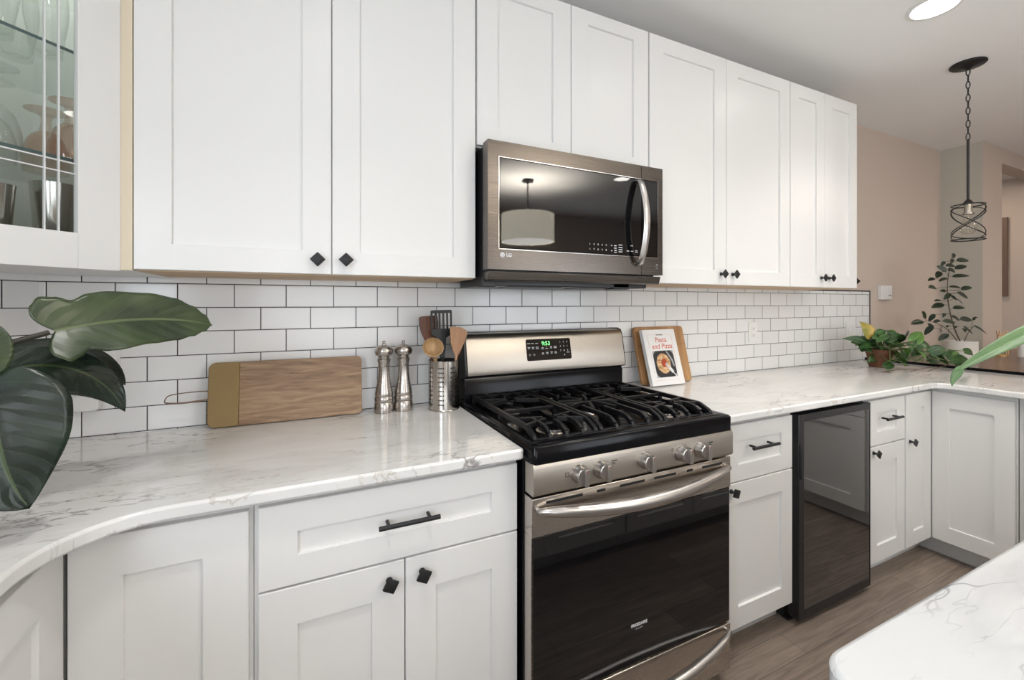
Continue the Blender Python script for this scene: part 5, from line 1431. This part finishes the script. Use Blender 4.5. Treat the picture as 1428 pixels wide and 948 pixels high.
for k, (dx, dy, z) in enumerate(((0.22, 0.05, 1.36), (0.10, -0.24, 1.40), (0.20, -0.16, 1.30))):
    bmL = leaf([Vector((0.01, 0.0, 0.11)), Vector((dx * 0.3, dy * 0.3, z - CZ - 0.1)), Vector((dx * 0.7, dy * 0.7, z - CZ)), Vector((dx * 1.3, dy * 1.3, z - CZ - 0.08))], 0.045, (-0.3, -0.3, 0.9), 'oval', 0.2, 24, 8)
    leaf_obj('leaf', bmL, 'leaf_blade', t, 0.0008)

# ================================================================== CEILING FIXTURES
labs = ['round recessed ceiling light above the peninsula end of the kitchen', 'round recessed ceiling light in front of the tall cabinet right of the microwave', 'added unseen ceiling light over the aisle left of the island',
        'added unseen ceiling light above the aisle in front of the dark refrigerator', 'round recessed ceiling light over the island', 'round recessed ceiling light over the far end of the island']
for i, (lx, ly, lp) in enumerate(LIGHT_SPOTS):
    t = thing('recessed_light', labs[i], 'ceiling light', (lx, ly, CEIL), 0, 'recessed ceiling lights')
    obj('trim_ring', lathe(B(), [(0.076, 0.0), (0.094, -0.001), (0.094, -0.004), (0.078, -0.006)], seg=40, cap=False), 'white_paint', t, smooth=40)
    obj('lens', lathe(B(), [(0.0, -0.003), (0.078, -0.003)], seg=40, cap=False), 'lamp_disc', t)

t = thing('pendant_light', 'black chain pendant with a spiral wire cage and clear bulb over the peninsula', 'pendant light', (3.175, -0.690, CEIL))
z_ = lambda z: z - CEIL
obj('canopy', lathe(B(), [(0.0, -0.0005), (0.071, -0.0005), (0.073, -0.006), (0.068, -0.011), (0.050, -0.014), (0.020, -0.020), (0.010, -0.028), (0.0, -0.030)], seg=40, cap=False), 'black_metal', t, smooth=40)
nl = 11
ztop, zbot = -0.026, 2.185 - CEIL
ll = (ztop - zbot) / nl * 1.28
for i in range(nl):
    zc = ztop + (zbot - ztop) * (i + 0.5) / nl
    bm = B(); hw = 0.0075; hh = ll / 2 - 0.0025
    pts = []
    for k in range(16):
        a = 2 * PI * k / 16
        pts.append(Vector((hw * math.cos(a), 0, hh * math.sin(a) if abs(math.sin(a)) > 0.9 else (hh * 0.92) * math.sin(a) * 1.08)))
    sweep(bm, pts, 0.0024, 6, closed=True)
    xf(bm, Matrix.Translation((0, 0, zc)) @ Matrix.Rotation((0.35 if i % 2 else 0.35 + PI / 2) + random.uniform(-0.2, 0.2), 4, 'Z'))
    obj('chain_link', bm, 'black_metal', t, smooth=60)
obj('rod', sweep(B(), [(0, 0, zbot + 0.004), (0, 0, z_(1.856))], 0.0058, 12), 'black_metal', t, smooth=60)
obj('socket_cap', lathe(B(), [(0.0, z_(1.870)), (0.008, z_(1.868)), (0.020, z_(1.852)), (0.022, z_(1.846)), (0.0, z_(1.846))], seg=24, cap=False), 'black_metal', t, smooth=40)
obj('socket', lathe(B(), [(0.0165, z_(1.846)), (0.0165, z_(1.800)), (0.024, z_(1.797)), (0.024, z_(1.790)), (0.0, z_(1.790))], seg=24, cap=False), 'socket_metal', t, smooth=40)
obj('bulb', lathe(B(), [(0.013, z_(1.792)), (0.014, z_(1.775)), (0.026, z_(1.745)), (0.032, z_(1.722)), (0.030, z_(1.700)), (0.020, z_(1.688)), (0.0, z_(1.684))], seg=28, cap=False), 'bulb_glass', t, smooth=60)
zt0, zb0, rc = z_(1.838), z_(1.655), 0.064
for zz, nm in ((zt0, 'ring'), (zb0, 'ring')):
    bm = B(); sweep(bm, [(rc * math.cos(k * PI / 24), rc * math.sin(k * PI / 24), zz) for k in range(48)], 0.0030, 8, closed=True)
    obj(nm, bm, 'black_metal', t, smooth=60)
for s in (1, -1):
    for ph0 in (0.0, PI):
        bm = B(); pts = []
        for k in range(49):
            u = k / 48; a = ph0 + s * u * 2 * PI * 1.0 + 0.6
            pts.append((rc * math.cos(a), rc * math.sin(a), zt0 + (zb0 - zt0) * (0.5 - 0.5 * math.cos(PI * u * 1.0)) ))
        sweep(bm, pts, 0.0030, 8, flat=0.6)
        obj('cage_spiral', bm, 'black_metal', t, smooth=60)
bm = B()
for a in (0.3, 0.3 + PI): bar(bm, (0.02 * math.cos(a), 0.02 * math.sin(a), zt0), (rc * math.cos(a), rc * math.sin(a), zt0), 0.004, 0.003)
obj('cage_arm', bm, 'black_metal', t)

# drum lamp above the far side of the island (mirrored in the microwave door)
t = thing('drum_lamp', 'cream fabric drum ceiling lamp mirrored in the microwave door', 'ceiling lamp', (2.05, -3.05, CEIL))
obj('shade', lathe(B(), [(0.27, -0.36), (0.272, -0.36), (0.272, -0.64), (0.27, -0.64)], seg=56, cap=False), 'lit_shade', t, smooth=40)
obj('diffuser', lathe(B(), [(0.0, -0.635), (0.268, -0.635)], seg=56, cap=False), 'shade_diffuser', t)
obj('stem', sweep(B(), [(0, 0, 0), (0, 0, -0.44)], 0.008, 10), 'black_metal', t)
obj('canopy', lathe(B(), [(0.0, -0.001), (0.06, -0.001), (0.06, -0.02), (0, -0.02)], seg=24, cap=False), 'black_metal', t, smooth=40)
bm = B()
for k in range(3):
    a = k * 2 * PI / 3; bar(bm, (0, 0, -0.43), (0.27 * math.cos(a), 0.27 * math.sin(a), -0.43), 0.006, 0.004)
obj('spider', bm, 'black_metal', t)
